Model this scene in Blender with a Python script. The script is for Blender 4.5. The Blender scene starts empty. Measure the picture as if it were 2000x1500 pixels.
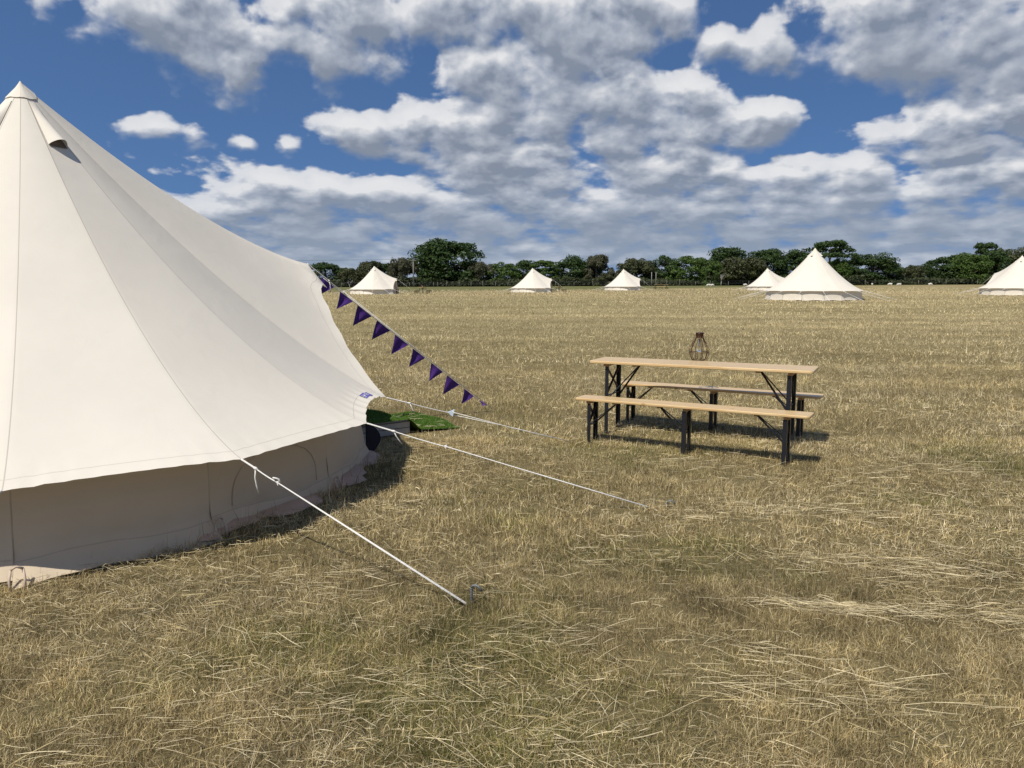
import bpy, bmesh, math, random
import numpy as np
from mathutils import Vector, Matrix, Quaternion

# ------------------------------------------------------------------ camera
SC = bpy.context.scene
COL = SC.collection
FPX, CAM_H, PITCH = 1503.0, 1.6, math.atan(193.0 / 1503.0)
cam_data = bpy.data.cameras.new('camera')
cam_data.sensor_width = 36.0
cam_data.lens = 36.0 * FPX / 2000.0
cam_data.clip_start, cam_data.clip_end = 0.05, 5000.0
cam = bpy.data.objects.new('camera', cam_data)
cam.location = (0, 0, CAM_H)
cam.rotation_euler = (math.radians(90) - PITCH, 0, 0)
COL.objects.link(cam)
SC.camera = cam

# ------------------------------------------------------------------ light
SUN_EL, SUN_AZ = math.radians(56), math.radians(218)       # where the sun stands: behind the camera, to the left, high
sun_data = bpy.data.lights.new('sun', 'SUN')
sun_data.energy = 4.6
sun_data.angle = math.radians(0.5)
sun_data.color = (1.0, 0.945, 0.85)
sun = bpy.data.objects.new('sun', sun_data)
to_sun = Vector((math.sin(SUN_AZ) * math.cos(SUN_EL), math.cos(SUN_AZ) * math.cos(SUN_EL), math.sin(SUN_EL)))
sun.rotation_euler = (-to_sun).to_track_quat('-Z', 'Y').to_euler()
sun.location = to_sun * 50
COL.objects.link(sun)
SC.view_settings.view_transform = 'Standard'
SC.view_settings.look = 'None'
SC.view_settings.gamma = 1.0
SC.view_settings.exposure = 0.0
SC.view_settings.use_curve_mapping = False


# ------------------------------------------------------------------ sky: Nishita sky with cumulus clouds in the world shader
def nd(nt, kind, ins=None, **props):
    n = nt.nodes.new(kind)
    for k, v in props.items():
        setattr(n, k, v)
    for k, v in (ins or {}).items():
        if hasattr(v, 'is_output'):
            nt.links.new(v, n.inputs[k])
        else:
            n.inputs[k].default_value = v
    return n


def mth(nt, op, a, b=None, c=None, clamp=False):
    n = nt.nodes.new('ShaderNodeMath')
    n.operation = op
    n.use_clamp = clamp
    for i, v in enumerate((a, b, c)):
        if v is None:
            continue
        if hasattr(v, 'is_output'):
            nt.links.new(v, n.inputs[i])
        else:
            n.inputs[i].default_value = v
    return n.outputs[0]


def vmth(nt, op, a, b=None, c=None):
    n = nt.nodes.new('ShaderNodeVectorMath')
    n.operation = op
    for i, v in enumerate((a, b, c)):
        if v is None:
            continue
        if hasattr(v, 'is_output'):
            nt.links.new(v, n.inputs[i])
        else:
            n.inputs[i].default_value = v
    return n.outputs['Value'] if op in ('LENGTH', 'DOT_PRODUCT') else n.outputs[0]


def smooth(nt, x, lo, hi, a=0.0, b=1.0):
    n = nd(nt, 'ShaderNodeMapRange', {'From Min': lo, 'From Max': hi, 'To Min': a, 'To Max': b}, interpolation_type='SMOOTHSTEP')
    nt.links.new(x, n.inputs['Value'])
    return n.outputs[0]


# cloud banks as (azimuth, elevation, half width, half height, weight), degrees
CLOUDS = [
    (-22.2, 16.8, 7.0, 4.1, 1.00), (-19.9, 14.4, 4.0, 2.5, 0.90), (-12.5, 17.0, 6.6, 4.1, 1.10), (-10.1, 15.2, 2.9, 2.1, 0.80), (-3.6, 18.7, 9.1, 3.0, 1.00),
    (5.4, 17.9, 9.5, 3.7, 1.05), (-1.5, 14.4, 4.7, 2.7, 1.00), (4.7, 14.4, 6.9, 3.4, 1.10), (0.7, 11.9, 6.9, 2.8, 1.00), (9.5, 11.6, 7.3, 3.9, 1.15),
    (16.1, 10.8, 4.4, 2.2, 1.10), (11.0, 8.3, 6.9, 2.7, 1.10), (-4.4, 10.5, 9.1, 2.7, 1.05), (-10.9, 10.5, 3.3, 2.0, 1.00), (0.0, 8.8, 8.8, 2.2, 1.00),
    (-16.0, 6.3, 8.4, 2.2, 1.00), (-9.2, 5.9, 8.8, 2.1, 1.05), (-1.9, 5.8, 9.5, 2.3, 1.05), (-20.4, 4.6, 5.5, 2.0, 1.00), (28.7, 9.4, 5.5, 2.4, 1.15),
    (33.0, 9.3, 4.4, 2.5, 1.10), (18.0, 7.2, 5.8, 1.7, 1.05), (23.2, 7.0, 6.2, 1.8, 1.05), (28.9, 6.0, 6.9, 2.0, 1.10), (33.0, 6.4, 3.6, 2.1, 1.00),
    (28.3, 15.7, 10.2, 4.3, 1.15), (23.6, 16.8, 5.5, 2.7, 1.00), (31.5, 12.7, 5.1, 2.2, 1.00), (22.6, 14.0, 1.5, 1.6, 0.70), (17.0, 15.6, 2.7, 2.2, 0.95),
    (14.2, 16.1, 2.2, 1.8, 0.70), (-23.3, 10.1, 3.5, 1.1, 0.75), (-18.4, 9.4, 1.3, 1.0, 0.55), (-15.3, 9.5, 1.9, 1.1, 0.60),
    (0.0, 2.2, 400.0, 5.6, 1.15), (9.5, 5.6, 8.0, 2.4, 1.05), (21.5, 5.4, 9.5, 2.2, 1.05), (29.0, 6.0, 7.0, 2.2, 1.0), (14.0, 7.2, 6.0, 2.0, 0.95), (-1.0, 7.2, 8.0, 2.0, 1.0), (-70.0, 14.0, 22.0, 7.0, 1.0), (75.0, 18.0, 24.0, 8.0, 1.0), (140.0, 30.0, 30.0, 14.0, 0.9), (-140.0, 16.0, 40.0, 9.0, 0.9),
]


def cloud_field():
    g = bpy.data.node_groups.new('cloud_field', 'ShaderNodeTree')
    g.interface.new_socket('AzEl', in_out='INPUT', socket_type='NodeSocketVector')
    g.interface.new_socket('Density', in_out='OUTPUT', socket_type='NodeSocketFloat')
    g.interface.new_socket('Height', in_out='OUTPUT', socket_type='NodeSocketFloat')
    gi, go = g.nodes.new('NodeGroupInput'), g.nodes.new('NodeGroupOutput')
    P = gi.outputs[0]
    sx = nd(g, 'ShaderNodeSeparateXYZ', {0: P})
    az, el = sx.outputs[0], sx.outputs[1]
    # ragged outline: shift the look-up by a slow noise
    w = nd(g, 'ShaderNodeTexNoise', {'Vector': P, 'Scale': 0.22, 'Detail': 2.0, 'Roughness': 0.5}, noise_dimensions='2D')
    sh = vmth(g, 'MULTIPLY', vmth(g, 'SUBTRACT', w.outputs['Color'], (0.5, 0.5, 0.5)), (2.4, 1.3, 0.0))
    Q = vmth(g, 'ADD', P, sh)
    M = HS = WS = None
    for cx, cy, rx, ry, h in CLOUDS:
        v = vmth(g, 'MULTIPLY', vmth(g, 'SUBTRACT', Q, (cx, cy, 0)), (1 / rx, 1 / ry, 0))
        val = mth(g, 'MULTIPLY_ADD', vmth(g, 'LENGTH', v), -0.8 * h, 0.9 * h)
        M = val if M is None else mth(g, 'SMOOTH_MAX', M, val, 0.12)
        if rx > 300:
            continue
        wt = mth(g, 'POWER', mth(g, 'MAXIMUM', mth(g, 'ADD', val, 0.25), 0.001), 3.0)
        hy = mth(g, 'MULTIPLY', nd(g, 'ShaderNodeSeparateXYZ', {0: v}).outputs[1], wt)
        HS, WS = (hy, wt) if HS is None else (mth(g, 'ADD', HS, hy), mth(g, 'ADD', WS, wt))
    # billows: finer and flatter towards the horizon
    e1 = mth(g, 'MAXIMUM', mth(g, 'ADD', el, 6.5), 3.0)
    ly = mth(g, 'MULTIPLY', mth(g, 'LOGARITHM', e1, 2.718), 21.0)
    lx = mth(g, 'MULTIPLY', az, 0.72)
    L = nd(g, 'ShaderNodeCombineXYZ', {0: lx, 1: ly})
    n1 = nd(g, 'ShaderNodeTexNoise', {'Vector': L.outputs[0], 'Scale': 0.34, 'Detail': 7.0, 'Roughness': 0.48, 'Lacunarity': 2.1}, noise_dimensions='2D')
    vo = nd(g, 'ShaderNodeTexVoronoi', {'Vector': vmth(g, 'ADD', L.outputs[0], vmth(g, 'MULTIPLY', n1.outputs['Color'], (1.6, 1.6, 0))), 'Scale': 0.62, 'Detail': 2.0, 'Roughness': 0.55},
            voronoi_dimensions='2D', feature='SMOOTH_F1')
    b = mth(g, 'SUBTRACT', 0.45, vo.outputs['Distance'])
    d = mth(g, 'MULTIPLY_ADD', mth(g, 'MINIMUM', M, 0.55), 1.3, mth(g, 'MULTIPLY', mth(g, 'SUBTRACT', n1.outputs[0], 0.5), 1.35))
    d = mth(g, 'MULTIPLY_ADD', b, 0.34, d)
    g.links.new(d, go.inputs[0])
    g.links.new(mth(g, 'DIVIDE', HS, mth(g, 'ADD', WS, 0.004)), go.inputs[1])
    return g


def build_sky():
    w = bpy.data.worlds.new('World')
    SC.world = w
    w.use_nodes = True
    nt = w.node_tree
    nt.nodes.clear()
    out = nt.nodes.new('ShaderNodeOutputWorld')
    bg = nd(nt, 'ShaderNodeBackground', {'Strength': 0.1})
    nt.links.new(bg.outputs[0], out.inputs[0])
    tc = nt.nodes.new('ShaderNodeTexCoord')
    sky = nd(nt, 'ShaderNodeTexSky', {'Vector': vmth(nt, 'NORMALIZE', vmth(nt, 'ADD', tc.outputs['Generated'], (0, 0, 0.22)))}, sky_type='NISHITA', sun_disc=False)
    sky.sky_type = 'NISHITA'
    sky.sun_disc = False
    sky.sun_elevation, sky.sun_rotation = SUN_EL, SUN_AZ
    sky.altitude, sky.air_density, sky.dust_density, sky.ozone_density = 0, 1.0, 0.3, 2.2
    sx = nd(nt, 'ShaderNodeSeparateXYZ', {0: tc.outputs['Generated']})
    az = mth(nt, 'MULTIPLY', mth(nt, 'ARCTAN2', sx.outputs[0], sx.outputs[1]), 57.2958)
    el = mth(nt, 'MULTIPLY', mth(nt, 'ARCSINE', sx.outputs[2]), 57.2958)
    P = nd(nt, 'ShaderNodeCombineXYZ', {0: az, 1: el}).outputs[0]
    grp = cloud_field()

    def dens(off):
        n = nt.nodes.new('ShaderNodeGroup')
        n.node_tree = grp
        nt.links.new(vmth(nt, 'ADD', P, (off[0], off[1], 0)), n.inputs[0])
        return n.outputs
    (d0, hgt), d1, d2 = dens((0, 0)), dens((-0.3, 0.6))[0], dens((-0.7, 1.5))[0]
    edge = nd(nt, 'ShaderNodeMapRange', {'Value': d0, 'From Min': 0.10, 'From Max': mth(nt, 'MULTIPLY_ADD', smooth(nt, hgt, 0.4, -0.7), 0.30, 0.36)}, interpolation_type='SMOOTHSTEP')   # crisp tops, wispy undersides
    alpha = edge.outputs[0]
    alpha = mth(nt, 'MULTIPLY', alpha, smooth(nt, d0, 0.05, 0.9, 0.80, 1.0))
    # how much cloud stands between this spot and the sun
    t1, t2 = mth(nt, 'MAXIMUM', mth(nt, 'SUBTRACT', d1, 0.10), 0.0), mth(nt, 'MAXIMUM', mth(nt, 'SUBTRACT', d2, 0.10), 0.0)
    tau = mth(nt, 'ADD', mth(nt, 'MULTIPLY', t1, 1.25), mth(nt, 'MULTIPLY', t2, 0.9))
    lit = mth(nt, 'POWER', 2.718, mth(nt, 'MULTIPLY', tau, -1.35))
    puff = mth(nt, 'ADD', mth(nt, 'MULTIPLY', mth(nt, 'SUBTRACT', d0, d1), 0.74), mth(nt, 'MULTIPLY', mth(nt, 'SUBTRACT', d0, d2), 0.32))
    lit = mth(nt, 'ADD', mth(nt, 'ADD', lit, 0.12), puff)
    lit = mth(nt, 'MULTIPLY', lit, smooth(nt, hgt, -0.7, 0.5, 0.45, 1.1))
    ramp = nd(nt, 'ShaderNodeValToRGB', {0: lit})
    cr = ramp.color_ramp
    cr.elements[0].position, cr.elements[0].color = 0.08, (2.35, 2.75, 3.5, 1)
    cr.elements[1].position, cr.elements[1].color = 0.95, (7.9, 7.95, 8.1, 1)
    e = cr.elements.new(0.42)
    e.color = (4.2, 4.6, 5.35, 1)
    # low clouds fade to the blue of distant air
    low = smooth(nt, el, -1.0, 9.0, 0.62, 0.0)
    ccol = nd(nt, 'ShaderNodeMix', {0: low, 6: ramp.outputs[0], 7: (3.25, 4.05, 5.3, 1)}, data_type='RGBA').outputs[2]
    skc = nd(nt, 'ShaderNodeMix', {0: 1.0, 6: sky.outputs[0], 7: (0.62, 0.80, 1.0, 1)}, data_type='RGBA', blend_type='MULTIPLY').outputs[2]
    col = nd(nt, 'ShaderNodeMix', {0: alpha, 6: skc, 7: ccol}, data_type='RGBA').outputs[2]
    nt.links.new(col, bg.inputs[0])
    w.cycles.sampling_method = 'NONE'


build_sky()


# ------------------------------------------------------------------ helpers
R_ = math.radians
rng = np.random.default_rng(7)
random.seed(7)


def smst(a, b, x):
    t = np.clip((np.asarray(x, float) - a) / (b - a), 0, 1)
    return t * t * (3 - 2 * t)


def ground_z(x, y):
    """The field: level here, rising a little towards the far hedge."""
    x, y = np.asarray(x, float), np.asarray(y, float)
    z = 0.62 * smst(8, 50, y) + 0.70 * smst(100, 170, y) + 0.004 * x * smst(15, 60, y)
    return z + 0.010 * np.sin(x * 1.9 + 0.6 * y) * np.sin(y * 1.55) * smst(60, 20, np.hypot(x, y))


def gz(x, y):
    return float(ground_z(x, y))


def ray(px, py):
    dx, dy = (px - 1000) / FPX, -(py - 750) / FPX
    c, s = math.cos(PITCH), math.sin(PITCH)
    return Vector((dx, c + dy * s, dy * c - s))


def on_plane(px, py, z=0.0):
    d = ray(px, py)
    return Vector((0, 0, CAM_H)) + d * ((z - CAM_H) / d.z)


def at_depth(px, py, Y):
    d = ray(px, py)
    return Vector((0, 0, CAM_H)) + d * (Y / d.y)


def vnoise(x, y, seed=0):
    """smooth 2-D value noise, 0..1"""
    x, y = np.asarray(x, float), np.asarray(y, float)
    xi, yi = np.floor(x).astype(np.int64), np.floor(y).astype(np.int64)
    fx, fy = x - xi, y - yi
    fx, fy = fx * fx * (3 - 2 * fx), fy * fy * (3 - 2 * fy)

    def h(i, j):
        n = (i * 374761393 + j * 668265263 + seed * 1274126177) & 0xFFFFFFFF
        n = ((n ^ (n >> 13)) * 1274126177) & 0xFFFFFFFF
        return ((n ^ (n >> 16)) & 0xFFFF) / 65535.0
    a, b, c, d = h(xi, yi), h(xi + 1, yi), h(xi, yi + 1), h(xi + 1, yi + 1)
    return (a * (1 - fx) + b * fx) * (1 - fy) + (c * (1 - fx) + d * fx) * fy


def fbm(x, y, seed=0, oct=3):
    v, a, t = 0, 1.0, 0
    for k in range(oct):
        v = v + a * vnoise(x * 2 ** k, y * 2 ** k, seed + 17 * k)
        t += a
        a *= 0.5
    return v / t


class MB:
    """collects shapes for ONE mesh object"""

    def __init__(self):
        self.v, self.f = [], []

    def add(self, vs, fs):
        o = len(self.v)
        self.v += [tuple(p) for p in vs]
        self.f += [tuple(i + o for i in f) for f in fs]
        return o

    def box(self, c, u, v, w):
        """box by centre and three half-extent vectors"""
        c, u, v, w = Vector(c), Vector(u), Vector(v), Vector(w)
        P = [c + a * u + b * v + d * w for a in (-1, 1) for b in (-1, 1) for d in (-1, 1)]
        self.add(P, [(0, 1, 3, 2), (4, 6, 7, 5), (0, 4, 5, 1), (2, 3, 7, 6), (0, 2, 6, 4), (1, 5, 7, 3)])

    def bar(self, a, b, wx, wy, up=(0, 0, 1)):
        a, b = Vector(a), Vector(b)
        d = (b - a)
        n = d.cross(Vector(up))
        if n.length < 1e-5:
            n = d.cross(Vector((1, 0, 0)))
        n.normalize()
        m = n.cross(d).normalized()
        self.box((a + b) / 2, d / 2, n * wx / 2, m * wy / 2)

    def tube(self, pts, rad, seg=8, cap=True):
        pts = [Vector(p) for p in pts]
        rr = rad if isinstance(rad, (list, tuple)) else [rad] * len(pts)
        t0 = (pts[1] - pts[0]).normalized()
        n = t0.cross(Vector((0, 0, 1)))
        if n.length < 1e-3:
            n = t0.cross(Vector((1, 0, 0)))
        n.normalize()
        vs, fs = [], []
        for i, p in enumerate(pts):
            t = (pts[min(i + 1, len(pts) - 1)] - pts[max(i - 1, 0)]).normalized()
            n = (n - t * n.dot(t)).normalized()
            m = t.cross(n)
            for k in range(seg):
                a = 2 * math.pi * k / seg
                vs.append(p + (n * math.cos(a) + m * math.sin(a)) * rr[i])
        for i in range(len(pts) - 1):
            for k in range(seg):
                k2 = (k + 1) % seg
                fs.append((i * seg + k, i * seg + k2, (i + 1) * seg + k2, (i + 1) * seg + k))
        if cap:
            fs.append(tuple(range(seg))[::-1])
            fs.append(tuple((len(pts) - 1) * seg + k for k in range(seg)))
        self.add(vs, fs)

    def lathe(self, prof, seg=24, c=(0, 0, 0)):
        vs, fs = [], []
        for r, z in prof:
            for k in range(seg):
                a = 2 * math.pi * k / seg
                vs.append((c[0] + r * math.cos(a), c[1] + r * math.sin(a), c[2] + z))
        for i in range(len(prof) - 1):
            for k in range(seg):
                k2 = (k + 1) % seg
                fs.append((i * seg + k, i * seg + k2, (i + 1) * seg + k2, (i + 1) * seg + k))
        self.add(vs, fs)

    def grid(self, P, flip=False):
        """P: rows of points"""
        nr, nc = len(P), len(P[0])
        fs = []
        for i in range(nr - 1):
            for j in range(nc - 1):
                q = (i * nc + j, i * nc + j + 1, (i + 1) * nc + j + 1, (i + 1) * nc + j)
                fs.append(q[::-1] if flip else q)
        return self.add([p for row in P for p in row], fs)

    def build(self, name, m, parent=None, smooth=False, loc=None):
        me = bpy.data.meshes.new(name)
        me.from_pydata(self.v, [], self.f)
        me.update()
        if m:
            me.materials.append(m)
        if smooth:
            me.polygons.foreach_set('use_smooth', [True] * len(me.polygons))
        o = bpy.data.objects.new(name, me)
        COL.objects.link(o)
        if parent:
            o.parent = parent
        if loc is not None:
            o.location = loc
        return o


def np_mesh(name, V, loops, starts, m, color=None, normals_smooth=False, parent=None):
    me = bpy.data.meshes.new(name)
    me.vertices.add(len(V))
    me.vertices.foreach_set('co', np.ascontiguousarray(V, np.float32).ravel())
    me.loops.add(len(loops))
    me.loops.foreach_set('vertex_index', np.ascontiguousarray(loops, np.int32))
    me.polygons.add(len(starts))
    me.polygons.foreach_set('loop_start', np.ascontiguousarray(starts, np.int32))
    if normals_smooth:
        me.polygons.foreach_set('use_smooth', np.ones(len(starts), bool))
    if color is not None:
        at = me.attributes.new('tint', 'FLOAT_COLOR', 'POINT')
        at.data.foreach_set('color', np.ascontiguousarray(color, np.float32).ravel())
    me.update(calc_edges=True)
    me.materials.append(m)
    o = bpy.data.objects.new(name, me)
    COL.objects.link(o)
    if parent:
        o.parent = parent
    return o


def tag(o, label=None, cat=None, group=None, kind=None):
    for k, v in (('label', label), ('category', cat), ('group', group), ('kind', kind)):
        if v:
            o[k] = v
    return o


def thing(name, label, cat, loc=(0, 0, 0), rz=0.0, group=None):
    o = bpy.data.objects.new(name, None)
    o.empty_display_size = 0.2
    COL.objects.link(o)
    o.location, o.rotation_euler = loc, (0, 0, rz)
    return tag(o, label, cat, group)


def dup(root, loc, rz=0.0, label=None, group=None, scale=None):
    """a copy of a thing with copies of its parts and sub-parts"""
    r = root.copy()
    COL.objects.link(r)
    r.location, r.rotation_euler = loc, (0, 0, rz)
    if scale is not None:
        r.scale = scale
    if label:
        r['label'] = label
    if group:
        r['group'] = group
    stack = [(ch, r) for ch in root.children]
    while stack:
        o, par = stack.pop()
        c = o.copy()
        COL.objects.link(c)
        c.parent = par
        stack += [(ch, c) for ch in o.children]
    return r


def new_mat(name):
    m = bpy.data.materials.new(name)
    m.use_nodes = True
    nt = m.node_tree
    return m, nt, nt.nodes['Principled BSDF']


def simple(name, col, rough=0.6, metal=0.0, noise=0.12, scale=30.0, bump=0.0, spec=0.5):
    m, nt, p = new_mat(name)
    tc = nt.nodes.new('ShaderNodeTexCoord')
    n = nd(nt, 'ShaderNodeTexNoise', {'Vector': tc.outputs['Object'], 'Scale': scale, 'Detail': 5.0})
    mx = nd(nt, 'ShaderNodeMix', {0: n.outputs[0], 6: tuple(c * (1 - noise) for c in col) + (1,), 7: tuple(min(1, c * (1 + noise)) for c in col) + (1,)}, data_type='RGBA')
    nt.links.new(mx.outputs[2], p.inputs['Base Color'])
    p.inputs['Roughness'].default_value = rough
    p.inputs['Metallic'].default_value = metal
    p.inputs['Specular IOR Level'].default_value = spec
    if bump:
        b = nd(nt, 'ShaderNodeBump', {'Strength': bump, 'Distance': 0.01, 'Height': n.outputs[0]})
        nt.links.new(b.outputs[0], p.inputs['Normal'])
    return m


# ------------------------------------------------------------------ the field
TENT = Vector((-4.0, 6.52, 0.0))                          # middle pole of the near tent
DECK_DIR = R_(39)                                         # direction of its door


def build_ground():
    m, nt, p = new_mat('dry_field')
    tc = nt.nodes.new('ShaderNodeTexCoord')
    V = tc.outputs['Object']
    big = nd(nt, 'ShaderNodeTexNoise', {'Vector': vmth(nt, 'MULTIPLY', V, (0.5, 1.0, 1.0)), 'Scale': 0.22, 'Detail': 5.0, 'Roughness': 0.6})
    mid = nd(nt, 'ShaderNodeTexNoise', {'Vector': vmth(nt, 'MULTIPLY', V, (0.6, 1.0, 1.0)), 'Scale': 2.3, 'Detail': 6.0, 'Roughness': 0.65})
    fine = nd(nt, 'ShaderNodeTexNoise', {'Vector': V, 'Scale': 34.0, 'Detail': 6.0, 'Roughness': 0.7})
    c1 = nd(nt, 'ShaderNodeMix', {0: smooth(nt, big.outputs[0], 0.35, 0.65), 6: (0.36, 0.285, 0.135, 1), 7: (0.50, 0.41, 0.21, 1)}, data_type='RGBA').outputs[2]
    c2 = nd(nt, 'ShaderNodeMix', {0: smooth(nt, mid.outputs[0], 0.40, 0.68, 0.0, 0.55), 6: c1, 7: (0.58, 0.48, 0.27, 1)}, data_type='RGBA').outputs[2]
    c3 = nd(nt, 'ShaderNodeMix', {0: smooth(nt, mid.outputs[0], 0.50, 0.28, 0.0, 0.55), 6: c2, 7: (0.135, 0.115, 0.05, 1)}, data_type='RGBA').outputs[2]
    c4 = nd(nt, 'ShaderNodeMix', {0: smooth(nt, fine.outputs[0], 0.35, 0.65, 0.0, 0.6), 6: vmth(nt, 'MULTIPLY', c3, (0.5, 0.5, 0.46)), 7: c3}, data_type='RGBA').outputs[2]
    near = smooth(nt, nd(nt, 'ShaderNodeSeparateXYZ', {0: V}).outputs[1], 6.0, 40.0, 0.62, 0.0)                       # thatch and soil with painted shade between the blades near the tents
    c4 = nd(nt, 'ShaderNodeMix', {0: near, 6: c4, 7: (0.12, 0.096, 0.045, 1)}, data_type='RGBA').outputs[2]
    # bare earth and painted shade show between the blades close by; greener grass lies along the far hedge, mostly to the left
    sx = nd(nt, 'ShaderNodeSeparateXYZ', {0: V})
    edge = mth(nt, 'ADD', sx.outputs[1], mth(nt, 'MULTIPLY', sx.outputs[0], -0.5))
    edge = mth(nt, 'ADD', edge, mth(nt, 'MULTIPLY', mth(nt, 'SUBTRACT', big.outputs[0], 0.5), 14.0))
    c5 = nd(nt, 'ShaderNodeMix', {0: smooth(nt, edge, 117, 124, 0.0, 0.8), 6: c4, 7: (0.115, 0.125, 0.045, 1)}, data_type='RGBA').outputs[2]
    nt.links.new(c5, p.inputs['Base Color'])
    p.inputs['Roughness'].default_value = 1.0
    p.inputs['Specular IOR Level'].default_value = 0.08
    h = mth(nt, 'ADD', mth(nt, 'MULTIPLY', mid.outputs[0], 0.7), mth(nt, 'MULTIPLY', fine.outputs[0], 0.3))
    b = nd(nt, 'ShaderNodeBump', {'Strength': 0.8, 'Distance': 0.10, 'Height': h})
    nt.links.new(b.outputs[0], p.inputs['Normal'])
    xs = np.concatenate([-np.geomspace(900, 16, 26), np.linspace(-15, 15, 121), np.geomspace(16, 900, 26)])
    ys = np.concatenate([-np.geomspace(500, 7, 14), np.linspace(-6, 20, 105), np.geomspace(20.4, 1500, 60)])
    X, Y = np.meshgrid(xs, ys)
    V_ = np.stack([X, Y, ground_z(X, Y)], -1).reshape(-1, 3)
    nr, nc = X.shape
    i, j = np.meshgrid(np.arange(nr - 1), np.arange(nc - 1), indexing='ij')
    a = (i * nc + j).ravel()
    q = np.stack([a, a + 1, a + nc + 1, a + nc], 1)
    o = np_mesh('field', V_, q.ravel(), np.arange(len(q)) * 4, m, normals_smooth=True)
    tag(o, kind='structure')


def grass_material():
    m, nt, p = new_mat('dry_grass_blades')
    at = nd(nt, 'ShaderNodeAttribute', attribute_name='tint')
    nt.links.new(at.outputs['Color'], p.inputs['Base Color'])
    p.inputs['Roughness'].default_value = 0.62
    p.inputs['Specular IOR Level'].default_value = 0.25
    tr = nd(nt, 'ShaderNodeBsdfTranslucent', {0: at.outputs['Color']})
    mx = nd(nt, 'ShaderNodeMixShader', {0: 0.22, 1: p.outputs[0], 2: tr.outputs[0]})
    nt.links.new(mx.outputs[0], nt.nodes['Material Output'].inputs[0])
    return m


PAL = np.array([[0.66, 0.53, 0.275], [0.82, 0.70, 0.44], [0.49, 0.375, 0.18], [0.24, 0.165, 0.07], [0.33, 0.29, 0.10], [0.15, 0.16, 0.045]])


def tint_for(x, y, n, seed, green=1.0):
    g = fbm(x * 0.9, y * 0.9, 41, 3)
    pale = fbm(x * 0.7 + 9, y * 1.1, 77, 3)
    wg = np.clip((g - 0.50) * 3.0, 0.06, 0.75) * green * (1 - 0.75 * smst(5, 12, y))
    wp = np.clip((pale - 0.42) * 2.6, 0.08, 0.9)
    u, u2 = rng.random(n), rng.random(n)
    idx = np.where(u < 0.62 * wg, 4, np.where(u < wg, 5, np.where(u2 < 0.50 * wp, 1, np.where(u2 < 0.58, 0, np.where(u2 < 0.82, 2, 3)))))
    band = 1 + 0.15 * np.sin(2 * np.pi * (y + 0.12 * x + 0.8 * fbm(x * 0.3, y * 0.3, 61, 2)) / 2.6)          # swaths left by the mower
    near = 1 - smst(4, 9, y)
    clump = 0.72 + 0.56 * vnoise(x * 9, y * 9, 19) - near * (0.02 + 0.26 * vnoise(x * 5 + 3, y * 5, 57))                 # clumps vary in tone, with darker patches close by
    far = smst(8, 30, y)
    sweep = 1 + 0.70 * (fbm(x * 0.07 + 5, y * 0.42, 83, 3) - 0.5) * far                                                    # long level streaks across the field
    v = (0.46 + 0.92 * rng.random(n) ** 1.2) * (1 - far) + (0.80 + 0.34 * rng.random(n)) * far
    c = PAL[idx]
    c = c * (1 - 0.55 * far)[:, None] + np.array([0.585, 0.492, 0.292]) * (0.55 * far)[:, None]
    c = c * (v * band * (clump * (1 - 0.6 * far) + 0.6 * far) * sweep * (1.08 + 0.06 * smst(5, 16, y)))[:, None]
    gg = np.clip((fbm(x * 0.05 + 31, y * 0.16, 97, 3) - 0.5) * 2.4, 0, 0.38) * far                                         # greyer green regrowth in places
    c = c * (1 - gg)[:, None] + np.array([0.30, 0.29, 0.145]) * gg[:, None]
    return np.concatenate([c, np.ones((n, 1))], 1)


def keep_out(x, y):
    """no grass where the near tent, its step and the mat lie"""
    dx, dy = x - TENT.x, y - TENT.y
    r = np.hypot(dx, dy)
    u, v = dx * math.cos(DECK_DIR) + dy * math.sin(DECK_DIR), -dx * math.sin(DECK_DIR) + dy * math.cos(DECK_DIR)
    return (r < 2.62) | ((u > 2.4) & (u < 3.95) & (np.abs(v) < 0.62))


def blades(x, y, h, w, lean, head, tint, segs=2):
    """tapering bent blades; lean = horizontal reach as a share of the height"""
    n = len(x)
    z0 = ground_z(x, y) - 0.01
    dx, dy = np.cos(head), np.sin(head)
    ta = rng.random(n) * 2 * np.pi                                   # which way the flat of the blade looks
    sx, sy = np.cos(ta) * w * 0.5, np.sin(ta) * w * 0.5
    B = np.stack([x, y, z0], 1)
    S = np.stack([sx, sy, 0 * sx], 1)
    mid = B + np.stack([dx * h * lean * 0.44, dy * h * lean * 0.44, h * 0.54], 1)
    tip = B + np.stack([dx * h * lean, dy * h * lean, h * (1.0 - 0.22 * np.minimum(lean, 2.5))], 1)
    if segs == 2:
        V = np.stack([B - S, B + S, mid + S * 0.8, mid - S * 0.8, tip], 1).reshape(-1, 3)
        k = np.arange(n)[:, None] * 5
        loops = (k + np.array([[0, 1, 2, 3, 3, 2, 4]])).ravel()
        starts = (np.arange(n)[:, None] * 7 + np.array([[0, 4]])).ravel()
        return V, loops, starts, np.repeat(tint, 5, 0)
    V = np.stack([B - S, B + S, tip], 1).reshape(-1, 3)
    return V, np.arange(3 * n), np.arange(n) * 3, np.repeat(tint, 3, 0)


def scatter(y0, y1, n, power=1.0):
    """points over the ground the camera looks at, with a margin to the sides"""
    y = np.sqrt(y0 ** 2 + (y1 ** 2 - y0 ** 2) * rng.random(int(n)) ** power)
    x = (rng.random(int(n)) * 2 - 1) * (0.78 * y + 0.8)
    return x, y


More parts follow.
